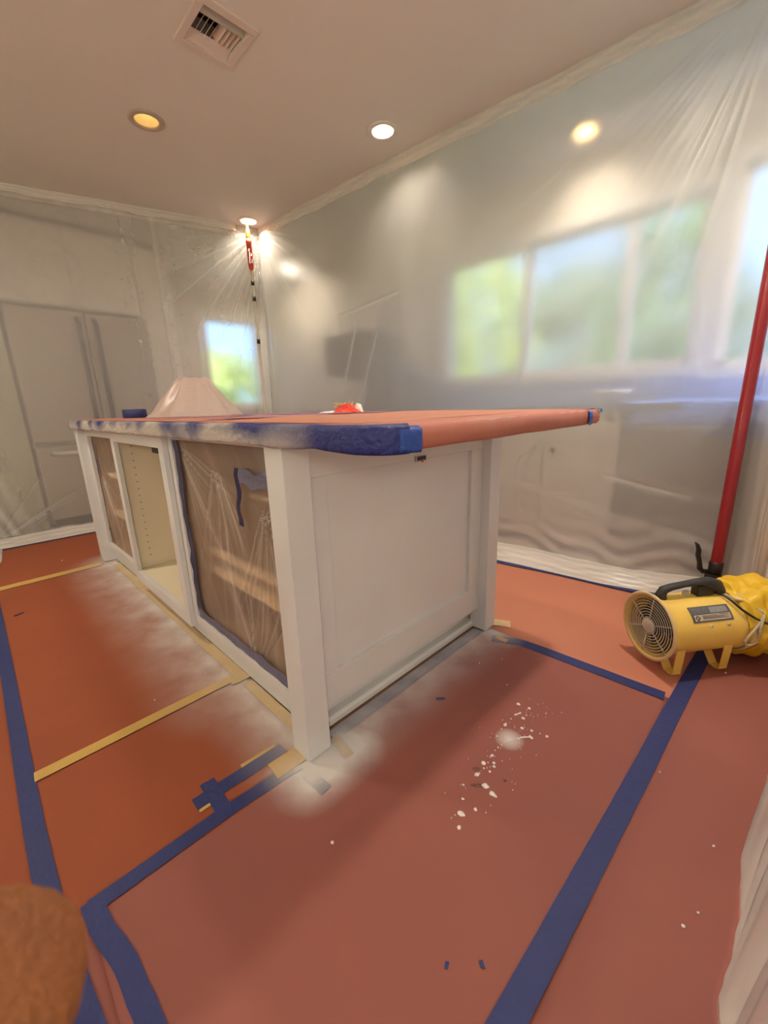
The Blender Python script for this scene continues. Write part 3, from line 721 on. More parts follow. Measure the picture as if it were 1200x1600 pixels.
def catmull(P, n):
    out = []
    for i in range(len(P)-1):
        p0 = P[max(i-1, 0)]; p1 = P[i]; p2 = P[i+1]; p3 = P[min(i+2, len(P)-1)]
        for k in range(n):
            q = k/n; out.append(.5*((2*p1)+(p2-p0)*q+(2*p0-5*p1+4*p2-p3)*q*q+(3*p1-p0-3*p2+p3)*q**3))
    return out+[P[-1]]
def tape(pts, w, m, label, group=None, z=.0014, jit=.0012, cat='tape', name='tape_strip', torn=True):
    """flat strip along a polyline, torn ends"""
    pts = [Vector((p[0], p[1])) for p in pts]
    if len(pts) > 4: pts = catmull(pts, 5)
    L = [0]
    for i in range(1, len(pts)): L.append(L[-1]+(pts[i]-pts[i-1]).length)
    n = max(3, int(L[-1]/.02)); rr = random.Random(int(pts[0].x*1000+pts[0].y*77)); vs = []; fs = []
    for k in range(n+1):
        s = L[-1]*k/n; i = 0
        while i < len(pts)-2 and s > L[i+1]: i += 1
        q = (s-L[i])/(L[i+1]-L[i]+1e-9); p = pts[i].lerp(pts[i+1], q)
        s2 = min(L[-1], s+.01); s1 = max(0, s-.01)
        def at(s):
            i = 0
            while i < len(pts)-2 and s > L[i+1]: i += 1
            return pts[i].lerp(pts[i+1], (s-L[i])/(L[i+1]-L[i]+1e-9))
        d = (at(s2)-at(s1)).normalized(); nn = Vector((-d.y, d.x)); e = .004*rr.random() if (k in (0, n) and torn) else 0
        a = p+nn*(w/2+rr.uniform(-jit, jit)*.3)+d*(e if k == 0 else -e); b = p-nn*(w/2+rr.uniform(-jit, jit)*.3)
        zz = z+.0004*rr.random()
        vs += [(a.x, a.y, zz), (b.x, b.y, zz), (a.x, a.y, zz-.0004), (b.x, b.y, zz-.0004)]
    for k in range(n):
        o = k*4; fs += [(o, o+1, o+5, o+4), (o+3, o+2, o+6, o+7), (o+2, o, o+4, o+6), (o+1, o+3, o+7, o+5)]
    fs += [(0, 2, 3, 1), (n*4, n*4+1, n*4+3, n*4+2)]
    o = MB().add(vs, fs).build(name, m); return tag(o, label, cat, group)
BT = 'blue painter tape on the floor paper'; YT = 'masking tape on the floor paper'
tape([(1.34, -.694), (1.267, -.690), (.874, -.671), (.634, -.662), (.216, -.643), (-.074, -.630), (-.5, -.61)], .047, M_blue, 'long blue tape line running from under the fan to the bottom of the view', BT)
tape([(.88, -.045), (.93, -.15), (.937, -.27), (.948, -.64)], .046, M_blue, 'blue tape line from the far right post to the long right tape', BT, z=.0020)
tape([(-.545, 3.15), (-.546, 2.2), (-.547, 1.649), (-.551, .945), (-.554, .575), (-.555, .35), (-.554, .217), (-.552, .13), (-.549, .05), (-.543, -.05), (-.536, -.148), (-.520, -.30), (-.50, -.5)], .040, M_blue, 'long blue tape line down the left side of the floor', BT)
tape([(-.503, .038), (-.228, .034), (-.08, .024), (-.02, .016)], .036, M_blue, 'blue tape line leading to the front post of the island', BT, z=.0022)
tape([(-.494, .053), (-.489, -.02), (-.473, -.10), (-.469, -.165), (-.465, -.222), (-.46, -.42)], .036, M_blue, 'blue tape bending from the floor corner toward the bottom left', BT, z=.0028)
tape([(-.268, .107), (-.19, .106), (-.02, .099)], .040, M_blue, 'short blue tape parallel to the tape line by the front post', BT, z=.0022)
tape([(-.219, .152), (-.224, .046)], .036, M_blue, 'short blue crosspiece bridging the two tapes by the front post', BT, z=.0030)
tape([(-.022, -.025), (-.019, -.100)], .034, M_blue, 'loose blue tape scrap just in front of the front post', BT, z=.0024)
tape([(-.517, 2.272), (-.26, 2.278), (-.02, 2.284)], .070, M_yell, 'yellow masking tape line across the floor at the far island post', YT, z=.0024)
tape([(-.538, .510), (-.24, .511), (.052, .512)], .040, M_yell, 'yellow masking tape line across the floor at mid island', YT, z=.0024)
tape([(-.136, .128), (-.03, .122)], .016, M_yell, 'thin yellow tape sliver beside the short blue tape', YT, z=.0018)
tape([(-.266, .085), (-.238, .085)], .014, M_yell, 'tiny yellow tape end beside the blue crosspiece', YT, z=.0018)
tape([(-.085, .050), (.01, .046)], .060, M_yell, 'yellow masking tape patch at the foot of the front post', YT, z=.0030)
tape([(.105, .022), (.09, -.066)], .028, M_yell, 'pale masking tape scrap right of the front post', YT, z=.0026)
tape([(.99, .03), (1.03, -.052)], .056, M_yell, 'yellow masking tape square behind the right post', YT, z=.0030)
tape([(.90, -.055), (.898, -.108)], .026, M_yell, 'small yellow masking tape scrap in front of the right post', YT, z=.0030)
tape([(.052, .47), (.050, 1.0), (.048, 2.2)], .040, M_yell, 'masking tape along the foot of the island long side', YT, z=.0030)
tape([(.050, .10), (.052, .45)], .036, M_yell, 'masking tape along the island foot beside the front post', YT, z=.0024)
tape([(.10, .030), (.90, .030)], .044, M_blue, 'blue tape along the foot of the island end panel, dusted white', BT, z=.0024)
tape([(.03, .50), (.02, .47)], .034, M_yell, 'crumpled masking tape tab where the yellow line meets the island', YT, z=.0036)
tape([(1.63, 2.4), (1.652, .8), (1.655, .35), (1.695, .05), (1.725, -.30), (1.78, -.46)], .040, M_blue, 'blue tape holding the plastic hem on the window side', BT, z=.0036)
tape([(-.45, 3.205), (.12, 3.200), (.8, 3.00)], .022, M_blue, 'thin blue tape edge of the plastic hem near the refrigerator', BT, z=.0036)
for (a, b, c, l) in (((.437, -.098), (.458, -.120), .009, 'tiny blue tape shred right of the end panel'), ((-.087, -.523), (-.077, -.519), .006, 'tiny blue tape shred low in the view'),
                  ((-.043, -.570), (-.036, -.560), .007, 'tiny blue tape shred beside the other at the bottom'), ((-.49, 1.78), (-.45, 1.795), .010, 'dark torn tape shred on the left floor paper')):
    tape([a, b], c, M_blue, l, 'tape shreds', z=.0022, name='tape_shred')

# paint drops
DROPS = [(0.596,-0.309,16),(0.601,-0.343,12),(0.615,-0.391,7),(0.563,-0.332,10),(0.546,-0.324,8),(0.521,-0.323,7),(0.548,-0.349,13),(0.486,-0.322,14),(0.493,-0.321,8),(0.509,-0.365,14),(0.519,-0.39,12),(0.528,-0.432,12),(0.493,-0.402,13),(0.465,-0.376,11),(0.497,-0.395,7),(0.484,-0.386,6),(0.475,-0.379,6),(0.431,-0.326,6),(0.465,-0.322,5),(0.436,-0.358,7),(0.429,-0.355,5),(0.412,-0.352,5),(0.397,-0.349,6),(0.382,-0.348,5),(0.362,-0.351,11),(0.354,-0.35,6),(0.324,-0.347,16),(0.343,-0.367,11),(0.333,-0.373,11),(0.333,-0.355,5),(0.31,-0.356,6),(0.312,-0.373,9),(0.282,-0.353,15),(0.289,-0.356,5),(0.231,-0.344,8),(0.267,-0.387,20),(0.265,-0.382,12),(0.269,-0.392,10),(0.26,-0.409,18),(0.26,-0.415,14),(0.259,-0.421,8),(0.198,-0.365,9),(0.164,-0.383,20),(0.165,-0.388,12),(0.161,-0.379,11),(0.196,-0.402,12),(0.133,-0.399,12),(0.657,-0.236,5),(0.525,-0.413,5),(0.567,-0.35,7),(0.577,-0.344,4),(0.589,-0.341,4),(0.303,-0.443,4),(0.206,-0.425,4),(0.139,-0.373,4),(0.151,-0.375,4),
         (.475,-.822,8),(.263,-.803,9),(.306,-.819,6),(-.089,-.212,11),(.61,-.695,6),(-.03,.618,9),(-.21,.6,7),(-.187,2.573,12),(1.225,-.766,9),(.7,-.1,5),(.78,-.15,4)]
M_drop = mat('white_paint_drop', (0.86, 0.80, 0.76), .3)
mb = MB(); rr = random.Random(3)
def blob(mb, x, y, r, z=.0022):
    n = 10; ang = rr.random()*6; el = 1+.25*rr.random(); h = .0012
    ring = []; top = []
    for k in range(n):
        a = 2*PI*k/n; q = r*(1+.16*rr.uniform(-1, 1)); u, v = math.cos(a)*q*el, math.sin(a)*q
        X = x+u*math.cos(ang)-v*math.sin(ang); Y = y+u*math.sin(ang)+v*math.cos(ang)
        ring.append((X, Y, z-.0012)); top.append((x+(X-x)*.75, y+(Y-y)*.75, z+h*.6))
    mb.add(ring+top+[(x, y, z+h)], [(k, (k+1) % n, n+(k+1) % n, n+k) for k in range(n)]+[(n+k, n+(k+1) % n, 2*n) for k in range(n)], True)
for (x, y, r) in DROPS: blob(mb, x, y, r*.00036)
for k in range(60):
    q = rr.random(); blob(mb, .15+.5*q+rr.gauss(0, .02), -.37+rr.gauss(0, .035), .0006+.0006*rr.random())
def streak(a, b, r):
    for k in range(14):
        q = k/13; blob(mb, a[0]+(b[0]-a[0])*q, a[1]+(b[1]-a[1])*q, r)
streak((.425, -.354), (.475, -.381), .0014); streak((.475, -.381), (.495, -.399), .0021); streak((.546, -.324), (.563, -.333), .002)
tag(mb.build('paint_splatter', M_drop), 'white paint drops splashed on the pinkish floor paper', 'paint splatter', kind='stuff')
mb = MB(); M_wet = mat('wet_paper_stain', (0.18, 0.06, 0.04), .4)
for (x, y, r) in ((.292, -.340, .007), (.30, -.345, .005), (.252, -.369, .007), (.258, -.376, .006), (.247, -.361, .004), (.315, -.415, .004)): blob(mb, x, y, r, .0016)
tag(mb.build('damp_stain', M_wet), 'dark damp spots beside the paint drops', 'stain', kind='stuff')

# ------------------------------------------------------------------ island
PW = .0757; LX, LY = .981, 2.377; ZC = .869
isl = empty('kitchen_island', (.5, 1.2, 0), 'large white-primed kitchen island cabinet with square corner posts, standing under the paper-wrapped top', 'kitchen island')
for (x, y) in ((0, 0), (LX-PW, 0), (0, LY-PW), (LX-PW, LY-PW)):
    MB().box(x, y, .0035, x+PW, y+PW, ZC).build('corner_post', M_white, isl, .0025)
# end panel (faces -y): flat field with a raised shaker frame
ep = MB().box(PW, .052, .098, LX-PW, .066, ZC).build('end_panel', M_white, isl)
fm = MB()
for (a, b, c, d) in ((PW, .098, LX-PW, .202), (PW, .775, LX-PW, ZC), (PW, .202, .150, .775), (.832, .202, LX-PW, .775)):
    fm.box(a, .038, b, c, .0522, d)
fm.build('panel_frame', M_white, ep, .0015)
MB().box(PW, .094, .0035, LX-.010, .106, .098).build('toe_board', M_white, isl)
sh = MB(); sh.add([], []); prof = [(.095, .004), (.062, .004), (.062, .020), (.066, .026), (.070, .029), (.095, .030)]
vs = [(.12, y, z) for y, z in prof]+[(LX-PW+.004, y, z) for y, z in prof]; n = len(prof)
sh.add(vs, [(i, (i+1) % n, n+(i+1) % n, n+i) for i in range(n)]+[tuple(range(n-1, -1, -1)), tuple(range(n, 2*n))]); sh.build('shoe_moulding', M_white, isl)
# far long side and far end
MB().box(LX-.05, PW, .098, LX-.034, LY-PW, ZC).build('rear_panel', M_white, isl)
MB().box(PW, LY-.055, .098, LX-PW, LY-.040, ZC).build('far_end_panel', M_white, isl)
# carcass of the three bays
def bay(y0, y1, xf, zb, ztop, mm):
    """walls, floor, back of one bay"""
    c = MB(); c.box(xf, y0, zb-.018, .60, y1, zb); c.build('bay_floor', mm, isl)
    MB().box(.60, y0, zb-.018, .612, y1, ZC).build('bay_back', mm, isl)
    MB().box(xf, y0-.0, zb, .60, y0+.014, ZC).build('bay_side', mm, isl)
    MB().box(xf, y1-.014, zb, .60, y1, ZC).build('bay_side', mm, isl)
bay(.10, .832, .060, .135, ZC, M_wood)
bay(.86, 1.60, .040, .135, ZC, M_whiteb)
bay(1.63, 2.285, .060, .135, ZC, M_wood)
# face frames
def frame(x, th, y0, y1, z0, z1, st0, st1, rb, rt):
    f = MB(); f.box(x, y0, z0, x+th, y0+st0, z1); f.box(x, y1-st1, z0, x+th, y1, z1); f.box(x, y0+st0, z0, x+th, y1-st1, z0+rb); f.box(x, y0+st0, z1-rt, x+th, y1-st1, z1)
    return f.build('face_frame', M_white, isl, .001)
frame(.040, .020, PW, .8495, .100, ZC, .035, .036, .036, .018)
frame(.020, .020, .8505, 1.610, .080, ZC, .052, .052, .055, .054)
frame(.040, .020, 1.6105, LY-PW, .100, ZC, .036, .046, .036, .046)
MB().box(.073, PW, .0035, .085, LY-PW, .100).build('toe_board', M_white, isl)
# shelf-pin holes on the far side of the centre bay
ho = MB()
for row in (.10, .46):
    for k in range(17):
        z = .20+k*.0365
        ho.lathe((row, 1.5858, z), (0, -1, 0), [(0, .0028), (.0006, .0028), (.0006, .0002)], 10)
tag(ho.build('shelf_pin_holes', M_black, isl), kind='stuff')
def shelfx(y0, y1, z, x0=.075, x1=.58, th=.019):
    o = MB().box(x0, y0, z-th, x1, y1, z).build('shelf', M_shelf, isl, .001); return o
M_shelf = mat('maple_shelf', (0.95, 0.70, 0.42), .45, var=.08, vscale=10)
# pull-out tray in the near bay
tr = MB().box(.118, .12, .335, .57, .818, .345).build('pull_out_tray', M_shelf, isl)
MB().box(.108, .12, .402, .128, .818, .426).build('tray_rail', M_shelf, tr)
MB().box(.108, .12, .316, .128, .818, .338).build('tray_front', M_shelf, tr)
shelfx(.115, .818, .60, .32)
shelfx(1.645, 2.27, .590, .10); shelfx(1.645, 2.27, .335, .10)
# metal socket boxes
b = MB(); b.box(.500, .030, .770, .552, .038, .788)
ob = b.build('socket_box', M_steel, isl, .001); ob['label'] = 'small metal socket box at top of end panel'
MB().box(.505, .0285, .773, .547, .031, .786).build('socket_recess', M_black, ob)
MB().lathe((.528, .0285, .771), (0, -1, 0), [(0, .005), (.003, .005), (.004, .001)], 10).build('screw', M_org, ob)
ob = MB().box(.118, 1.24, .765, .150, 1.32, .869).build('junction_box', M_black, isl)
MB().box(.121, 1.225, .770, .148, 1.24, .869).build('box_rim', M_steel, ob)

# ------------------------------------------------------------------ wrapped top
ct = empty('wrapped_countertop', (.5, 1.0, ZC), 'island countertop wrapped in red rosin paper with blue taped edge', 'countertop')
X0, X1, Y0, Y1, ZT = -.011, 1.021, -.332, 2.396, .914
rc = .085
def outline(off=0.0, n=8):
    pts = []
    def corner(cx_, cy_, a0, r):
        for k in range(n+1):
            a = a0+PI/2*k/n; pts.append((cx_+(r+off)*math.cos(a), cy_+(r+off)*math.sin(a)))
    corner(X0+rc, Y0+rc, PI, rc)
    corner(X1-.012, Y0+.012, 1.5*PI, .012)
    corner(X1-.01, Y1-.01, 0, .01)
    corner(X0+.01, Y1-.01, .5*PI, .01)
    return pts
MB().prism(outline(-.004), ZC+.001, ZT-.003).build('slab', M_trim, ct)
def dense(pts, step=.02):
    out = []
    for i in range(len(pts)):
        a = np.array(pts[i]); b = np.array(pts[(i+1) % len(pts)]); L = np.linalg.norm(b-a); k = max(1, int(L/step))
        for j in range(k): out.append(tuple(a+(b-a)*j/k))
    return out
# paper wrapper: rounded-over edge all round, slightly puckered
ol = dense(outline(0))
cxy = np.array([(X0+X1)/2, (Y0+Y1)/2])
vs = []; fs = []; N = len(ol)
ring = [(-.030, ZC-.0005), (-.006, ZC-.002), (.002, ZC+.005), (.004, ZC+.022), (.002, ZT-.010), (-.006, ZT-.001), (-.022, ZT+.0012), (-.08, ZT+.0014)]
for (off, z) in ring:
    for i, p in enumerate(ol):
        q = np.array(p); a = np.array(ol[i-1]); b = np.array(ol[(i+1) % N]); t_ = b-a; t_ /= np.linalg.norm(t_); nn = np.array([t_[1], -t_[0]])
        pk = .0006*math.sin(i*1.7)+.0008*math.sin(i*.31+z*60)
        q = q+nn*(off+pk*(1 if z < ZT else .3))
        vs.append((q[0], q[1], z+(.0004*math.sin(i*.5) if z < ZC+.01 else .0006*math.sin(i*.21))))
for r in range(len(ring)-1):
    for i in range(N): fs.append((r*N+i, r*N+(i+1) % N, (r+1)*N+(i+1) % N, (r+1)*N+i))
fs.append(tuple((len(ring)-1)*N+i for i in range(N)))
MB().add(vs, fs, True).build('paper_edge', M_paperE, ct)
# top sheets with soft wrinkles
def topsheet(x0, y0, x1, y1, z, seed):
    nx, ny = 40, max(20, int((y1-y0)/.03))
    X, Y = np.meshgrid(np.linspace(x0, x1, nx), np.linspace(y0, y1, ny), indexing='ij')
    e = np.minimum(np.minimum(X-x0, x1-X), np.minimum(Y-y0, y1-Y))
    Z = z+.0022*(1+fnoise(X*2+Y*.7, seed))*sm(e/.06)
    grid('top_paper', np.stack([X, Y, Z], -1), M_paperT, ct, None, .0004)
topsheet(X0+.020, Y0+.085, X1-.01, .52, ZT+.0018, 70); topsheet(X0+.012, .50, X1-.01, 1.45, ZT+.0024, 72); topsheet(X0+.012, 1.43, X1-.01, Y1-.01, ZT+.0018, 74)
for (a, b) in (((.05, .50), (1.0, .53)), ((.02, 1.44), (1.0, 1.46)), ((.60, .55), (.62, 1.42)), ((.10, .95), (.9, 1.0))):
    o = tape([a, b], .045, M_blueb, None, z=ZT+.0075, cat=None, name='seam_tape'); o.parent = ct; o.matrix_parent_inverse = ct.matrix_world.inverted()
# blue tape skirt along the long edge, over-sprayed white in puffs
M_skirt = mat('oversprayed_tape', (0.035, 0.055, 0.28), .5, bump=.6, bscale=70)
nt = M_skirt.node_tree; g = nt.nodes.new('ShaderNodeNewGeometry'); sx = nt.nodes.new('ShaderNodeSeparateXYZ'); nt.links.new(g.outputs['Position'], sx.inputs[0])
nz = nt.nodes.new('ShaderNodeTexNoise'); nz.inputs['Scale'].default_value = 5.5; nz.inputs['Detail'].default_value = 3; nt.links.new(g.outputs['Position'], nz.inputs['Vector'])
lowz = smath(nt, 'MULTIPLY', smath(nt, 'SUBTRACT', .914, sx.outputs[2]), 17.0)
f = smath(nt, 'ADD', smath(nt, 'MULTIPLY', smath(nt, 'SUBTRACT', nz.outputs['Fac'], .42), 3.6), lowz)
fade = smath(nt, 'MULTIPLY', smath(nt, 'ADD', sx.outputs[1], .17), 4.2, True)
f = smath(nt, 'MULTIPLY', f, fade, True)
f = smath(nt, 'MULTIPLY', f, .88)
mx = nt.nodes.new('ShaderNodeMix'); mx.data_type = 'RGBA'; nt.links.new(f, mx.inputs['Factor'])
mx.inputs['A'].default_value = (0.014, 0.024, 0.17, 1); mx.inputs['B'].default_value = (0.62, 0.57, 0.50, 1)
nt.links.new(mx.outputs['Result'], nt.nodes['Principled BSDF'].inputs['Base Color'])
def skirt(path, name, m, off=.0065, ztop=ZT+.001, zbot=ZC-.004, seed=1, wave=.003):
    path = np.array(path); d = np.r_[0, np.cumsum(np.linalg.norm(np.diff(path, axis=0), axis=1))]; n = max(8, int(d[-1]/.01)); s = np.linspace(0, d[-1], n)
    p = np.stack([np.interp(s, d, path[:, k]) for k in range(2)], -1); t_ = np.gradient(p, axis=0); t_ /= np.linalg.norm(t_, axis=1, keepdims=True); nn = np.stack([t_[:, 1], -t_[:, 0]], -1)
    zt = ztop+wave*.6*fnoise(s*2.2, seed); zb = zbot+wave*fnoise(s*3.0, seed+1)
    v = np.linspace(0, 1, 9); P = np.zeros((n, 9, 3))
    bul = np.sin(PI*v)**.5*.003
    o_ = off+bul[None]+.0012*fnoise(s[:, None]*9+v[None]*2, seed+2); o_ = o_-np.where(v < .12, .007, 0)[None]
    P[..., 0] = p[:, 0, None]+nn[:, 0, None]*o_; P[..., 1] = p[:, 1, None]+nn[:, 1, None]*o_
    P[..., 2] = zt[:, None]*(1-v)+zb[:, None]*v
    return grid(name, P, m, ct, None, .0004)
cor = [(X0+rc-rc*math.cos(a), Y0+rc-rc*math.sin(a)) for a in np.linspace(0, PI/2, 14)]
skirt([(X0, Y1), (X0, Y0+rc)]+cor[:12], 'edge_tape', M_skirt, seed=81)
skirt(cor[9:]+[(X0+rc+.004, Y0)], 'corner_tape', M_bluec, .0078, ZT-.004, ZC-.003, 84, .002)
skirt([(.905, Y0), (.932, Y0)], 'edge_tape_patch', M_blueb, .006, ZT-.002, ZC-.002, 87)
skirt([(1.0, Y0), (X1-.004, Y0)], 'edge_tape_patch', M_blueb, .006, ZT+.002, ZT-.012, 88)
# paper roll edge end block
# ------------------------------------------------------------------ film over the two side bays
def film(y0, y1, z0, z1, x, seed, label, anchors, belly):
    nu, nv = 150, 170
    Y, Z = np.meshgrid(np.linspace(y0, y1, nu), np.linspace(z1, z0, nv), indexing='ij')
    U = (Y-y0)/(y1-y0); V = (z1-Z)/(z1-z0)
    d = belly*np.sin(PI*U)**.7*np.sin(PI*np.clip(V, 0, 1))**.6; c = np.zeros_like(d)
    for (ay, az, a0, a1, nf, amp, r0, r1, sd) in anchors:
        q, cc = fan_folds(Y, Z, ay, az, a0, a1, nf, amp, r0, r1, sd); d += q; c += cc*2.0
    d += .006*fnoise(U*2+V, seed)*np.sin(PI*U)*np.sin(PI*V)
    P = np.stack([x+d, Y+.006*fnoise(V*3, seed+3)*(np.abs(U-.5)*2)**4, Z], -1)
    o = grid('plastic_film', P, M_film, None, np.clip(c+.10*np.clip(fnoise(U*3+V*1.5, seed+7), 0, 1), 0, .6), 0)
    return tag(o, label, 'plastic film')
f1 = film(.085, .815, .139, .848, .052, 91, 'crumpled clear plastic film closing the near open bay of the island',
     [(.20, .70, .9, 2.4, 16, .011, .3, .75, 92), (.52, .80, 1.0, 2.2, 9, .011, .3, .8, 93), (.78, .83, 1.7, 2.9, 9, .010, .25, .6, 94), (.35, .10, -2.3, -.9, 12, .012, .3, .6, 95)], .016)
f2 = film(1.65, 2.25, .139, .820, .062, 96, 'clear plastic film gathered over the far open bay of the island',
     [(1.70, .80, .5, 1.5, 12, .012, .3, .8, 97), (2.2, .60, 1.4, 2.6, 12, .012, .3, .6, 98)], .014)
# tape holding the films
def vtape(parent, pts, w, name='film_tape', m=None, dy=True):
    """strip standing in the y-z plane at given x"""
    rr = random.Random(int(pts[0][1]*999)); vs = []; n = len(pts)
    for (x, y, z) in pts:
        e = w*(.5+rr.uniform(-.12, .12))
        if dy: vs += [(x-.001, y-e, z), (x+.003*rr.random()-.001, y+e, z)]
        else: vs += [(x-.001, y, z-e), (x-.001+.003*rr.random(), y, z+e)]
    fs = [(2*i, 2*i+1, 2*i+3, 2*i+2) for i in range(n-1)]
    o = MB().add(vs, fs).build(name, m or M_skd, parent)
    md = o.modifiers.new('s', 'SOLIDIFY'); md.thickness = .0006
    return o
M_skd = mat('tape_side', (0.035, 0.033, 0.085), .55, var=.5, vscale=9, bump=.4, bscale=60)
M_skn = mat('tape_navy', (0.008, 0.010, 0.07), .5)
M_skg = mat('tape_greyed', (0.15, 0.15, 0.23), .55, var=.4, vscale=9, bump=.4, bscale=60)
vtape(f1, [(.044+.003*(k % 2), .790-.010*math.sin(k*.9), .845-k*.047) for k in range(16)], .054, m=M_skd)
vtape(f1, [(.044, .80-k*.045, .155+.002*(k % 2)) for k in range(16)], .036, dy=False, m=M_skg)
vtape(f1, [(.046, .315-.018*k, .758+.007*math.sin(k)) for k in range(12)], .050, dy=False, m=M_skg)
vtape(f1, [(.045, .322+.008*math.sin(k*1.4)+.002*k, .785-k*.022) for k in range(9)], .026, m=M_skn)
vtape(f2, [(.055, 2.215-.006*math.sin(k*1.3), .800-k*.026) for k in range(9)], .030, m=M_skd)
vtape(f2, [(.055, 2.235-.003*k, .24-k*.014) for k in range(8)], .014, m=M_skd)
vtape(f2, [(.050, 1.66+k*.05, .845) for k in range(12)], .030, dy=False, m=M_skg)

# ------------------------------------------------------------------ things on top of the island
zt = ZT+.006
t = empty('tape_roll', (.235, 1.93, zt), 'roll of blue painter tape lying on the far part of the island top', 'tape roll')
MB().lathe((.235, 1.93, zt), (0, 0, 1), [(0, .038), (0, .060), (.002, .062), (.046, .062), (.048, .060), (.048, .038), (0, .038)], 40).build('tape', M_blue0 if 'M_blue0' in globals() else mat('tape_roll_blue', (.02, .03, .13), .5), t)
MB().lathe((.235, 1.93, zt), (0, 0, 1), [(0, .0365), (0, .038), (.048, .038), (.048, .0365), (0, .0365)], 40).build('cardboard_core', M_yfd, t)
# draped plastic mound
nu, nv = 90, 70
A, Rr = np.meshgrid(np.linspace(0, 2*PI, nu), np.linspace(0, 1, nv), indexing='ij')
ra = .30*(1+.10*np.sin(3*A+1)+.04*np.sin(7*A)); hh = .205
prof = np.interp(Rr, [0, .28, .36, .62, .86, 1], [1, .97, .90, .50, .16, 0])
tri = lambda x: 2*np.abs((x/(2*PI)) % 1-.5)*2-1
fold = 1+.20*tri(A*6+2*np.sin(A*2)+Rr*1.5)*sm(Rr*1.6)+.12*tri(A*13+1+Rr*4)*sm(Rr*1.3)+.08*tri(A*4+Rr*11)
Pm = np.zeros((nu, nv, 3)); Pm[..., 0] = .50+ra*Rr*np.cos(A)*.85; Pm[..., 1] = 1.70+ra*Rr*np.sin(A)*1.05
Pm[..., 2] = zt+hh*np.clip(prof*(fold*.6+.4)+.05*tri(5*A+9*Rr)*sm((1-Rr)*5)*Rr, 0, 1.2)
M_mound = plastic('dusty_polythene', haze=.66, trans=.35, film=True, refr=.9, gl=.07, cr_scale=14, tint=(.86, .72, .64))
tag(grid('plastic_bundle', Pm, M_mound, None, None, 0), 'tented pinkish plastic bundle covering something on the island top', 'plastic bundle')
# red packet with rubber bands
t = empty('red_packet', (.73, .63, zt), 'small torn red and clear packet with rubber bands on the island top', 'packet')
M_pk = mat('red_wrapper', (.75, .06, .03), .35, bump=.8, bscale=70)
def crump(c, sx_, sy_, h, m, name, seed, n=16):
    X, Y = np.meshgrid(np.linspace(-1, 1, n), np.linspace(-1, 1, n), indexing='ij'); r_ = np.random.RandomState(seed)
    Z = h*(1-np.abs(X)**2.5)*(1-np.abs(Y)**2.5)*(.7+.5*fnoise(X*.8+Y, seed))+.004*r_.rand(n, n)
    a = math.radians(-38); x = X*sx_; y = Y*sy_
    return grid(name, np.stack([c[0]+x*math.cos(a)-y*math.sin(a), c[1]+x*math.sin(a)+y*math.cos(a), c[2]+np.clip(Z, .001, None)], -1), m, t, None, .0005, smooth=False)
crump((.73, .62, zt), .062, .036, .038, M_pk, 'wrapper', 101)
crump((.70, .66, zt), .075, .03, .008, mat('clear_wrapper', (.75, .70, .66), .2), 'clear_sleeve', 102)
crump((.765, .585, zt), .020, .018, .048, mat('white_wrapper_end', (.78, .72, .66), .3), 'torn_end', 103, 9)
M_rb = mat('rubber_band', (.72, .50, .16), .6)
for k in range(4):
    c = Vector((.705+.012*k, .655-.012*k, zt+.030)); rr = random.Random(k)
    pts = [c+Vector((.017*math.cos(a)*(1+.3*rr.random()), .012*math.sin(a), .010*math.sin(a*2+k)+.006*rr.random())) for a in np.linspace(0, 2*PI, 18)[:-1]]
    MB().tube(pts, .0011, 6, closed=True).build('rubber_band', M_rb, t)

# ------------------------------------------------------------------ the two support poles
px, py = 1.508, 2.688
t = empty('extension_pole', (px, py, 0), 'slim cream telescopic pole with red and orange head at the far corner', 'pole')
MB().lathe((px, py, .002), (0, 0, 1), [(0, .03), (.02, .03), (.03, .010), (.05, .0095)], 20).build('foot', M_black, t)
MB().lathe((px, py, .04), (0, 0, 1), [(0, .0115), (1.2, .0115), (1.21, .0100), (2.06, .0100)], 20).build('tube', M_alu, t)
for z in (1.525, 1.868, 1.990):
    MB().lathe((px, py, z-.019), (0, 0, 1), [(0, .010), (.001, .0145), (.037, .0145), (.038, .010)], 18).build('clamp_ring', M_black, t)
gp = MB().lathe((px, py, 2.085), (0, 0, 1), [(0, .011), (.012, .016), (.03, .022), (.20, .022), (.205, .025), (.235, .025), (.237, .018)], 24).build('grip', M_redp, t)
lg = MB()
for (a0, zz, hh_, ww) in ((3.9, 2.135, .085, .10), (3.85, 2.225, .020, .14), (4.7, 2.14, .03, .10), (4.6, 2.19, .022, .12)):
    n = 5; vs = []
    for k in range(n+1):
        a = a0+ww*4*(k/n-.5); vs += [(px+.0226*math.cos(a), py+.0226*math.sin(a), zz), (px+.0226*math.cos(a+.25), py+.0226*math.sin(a+.25), zz+hh_)]
    lg.add(vs, [(2*k, 2*k+2, 2*k+3, 2*k+1) for k in range(n)])
lg.build('white_lettering', M_trim, gp)
MB().lathe((px, py, 2.32), (0, 0, 1), [(0, .016), (.01, .0185), (.06, .017), (.075, .012), (.085, .010), (.119, .010)], 20).build('neck', M_org, t)

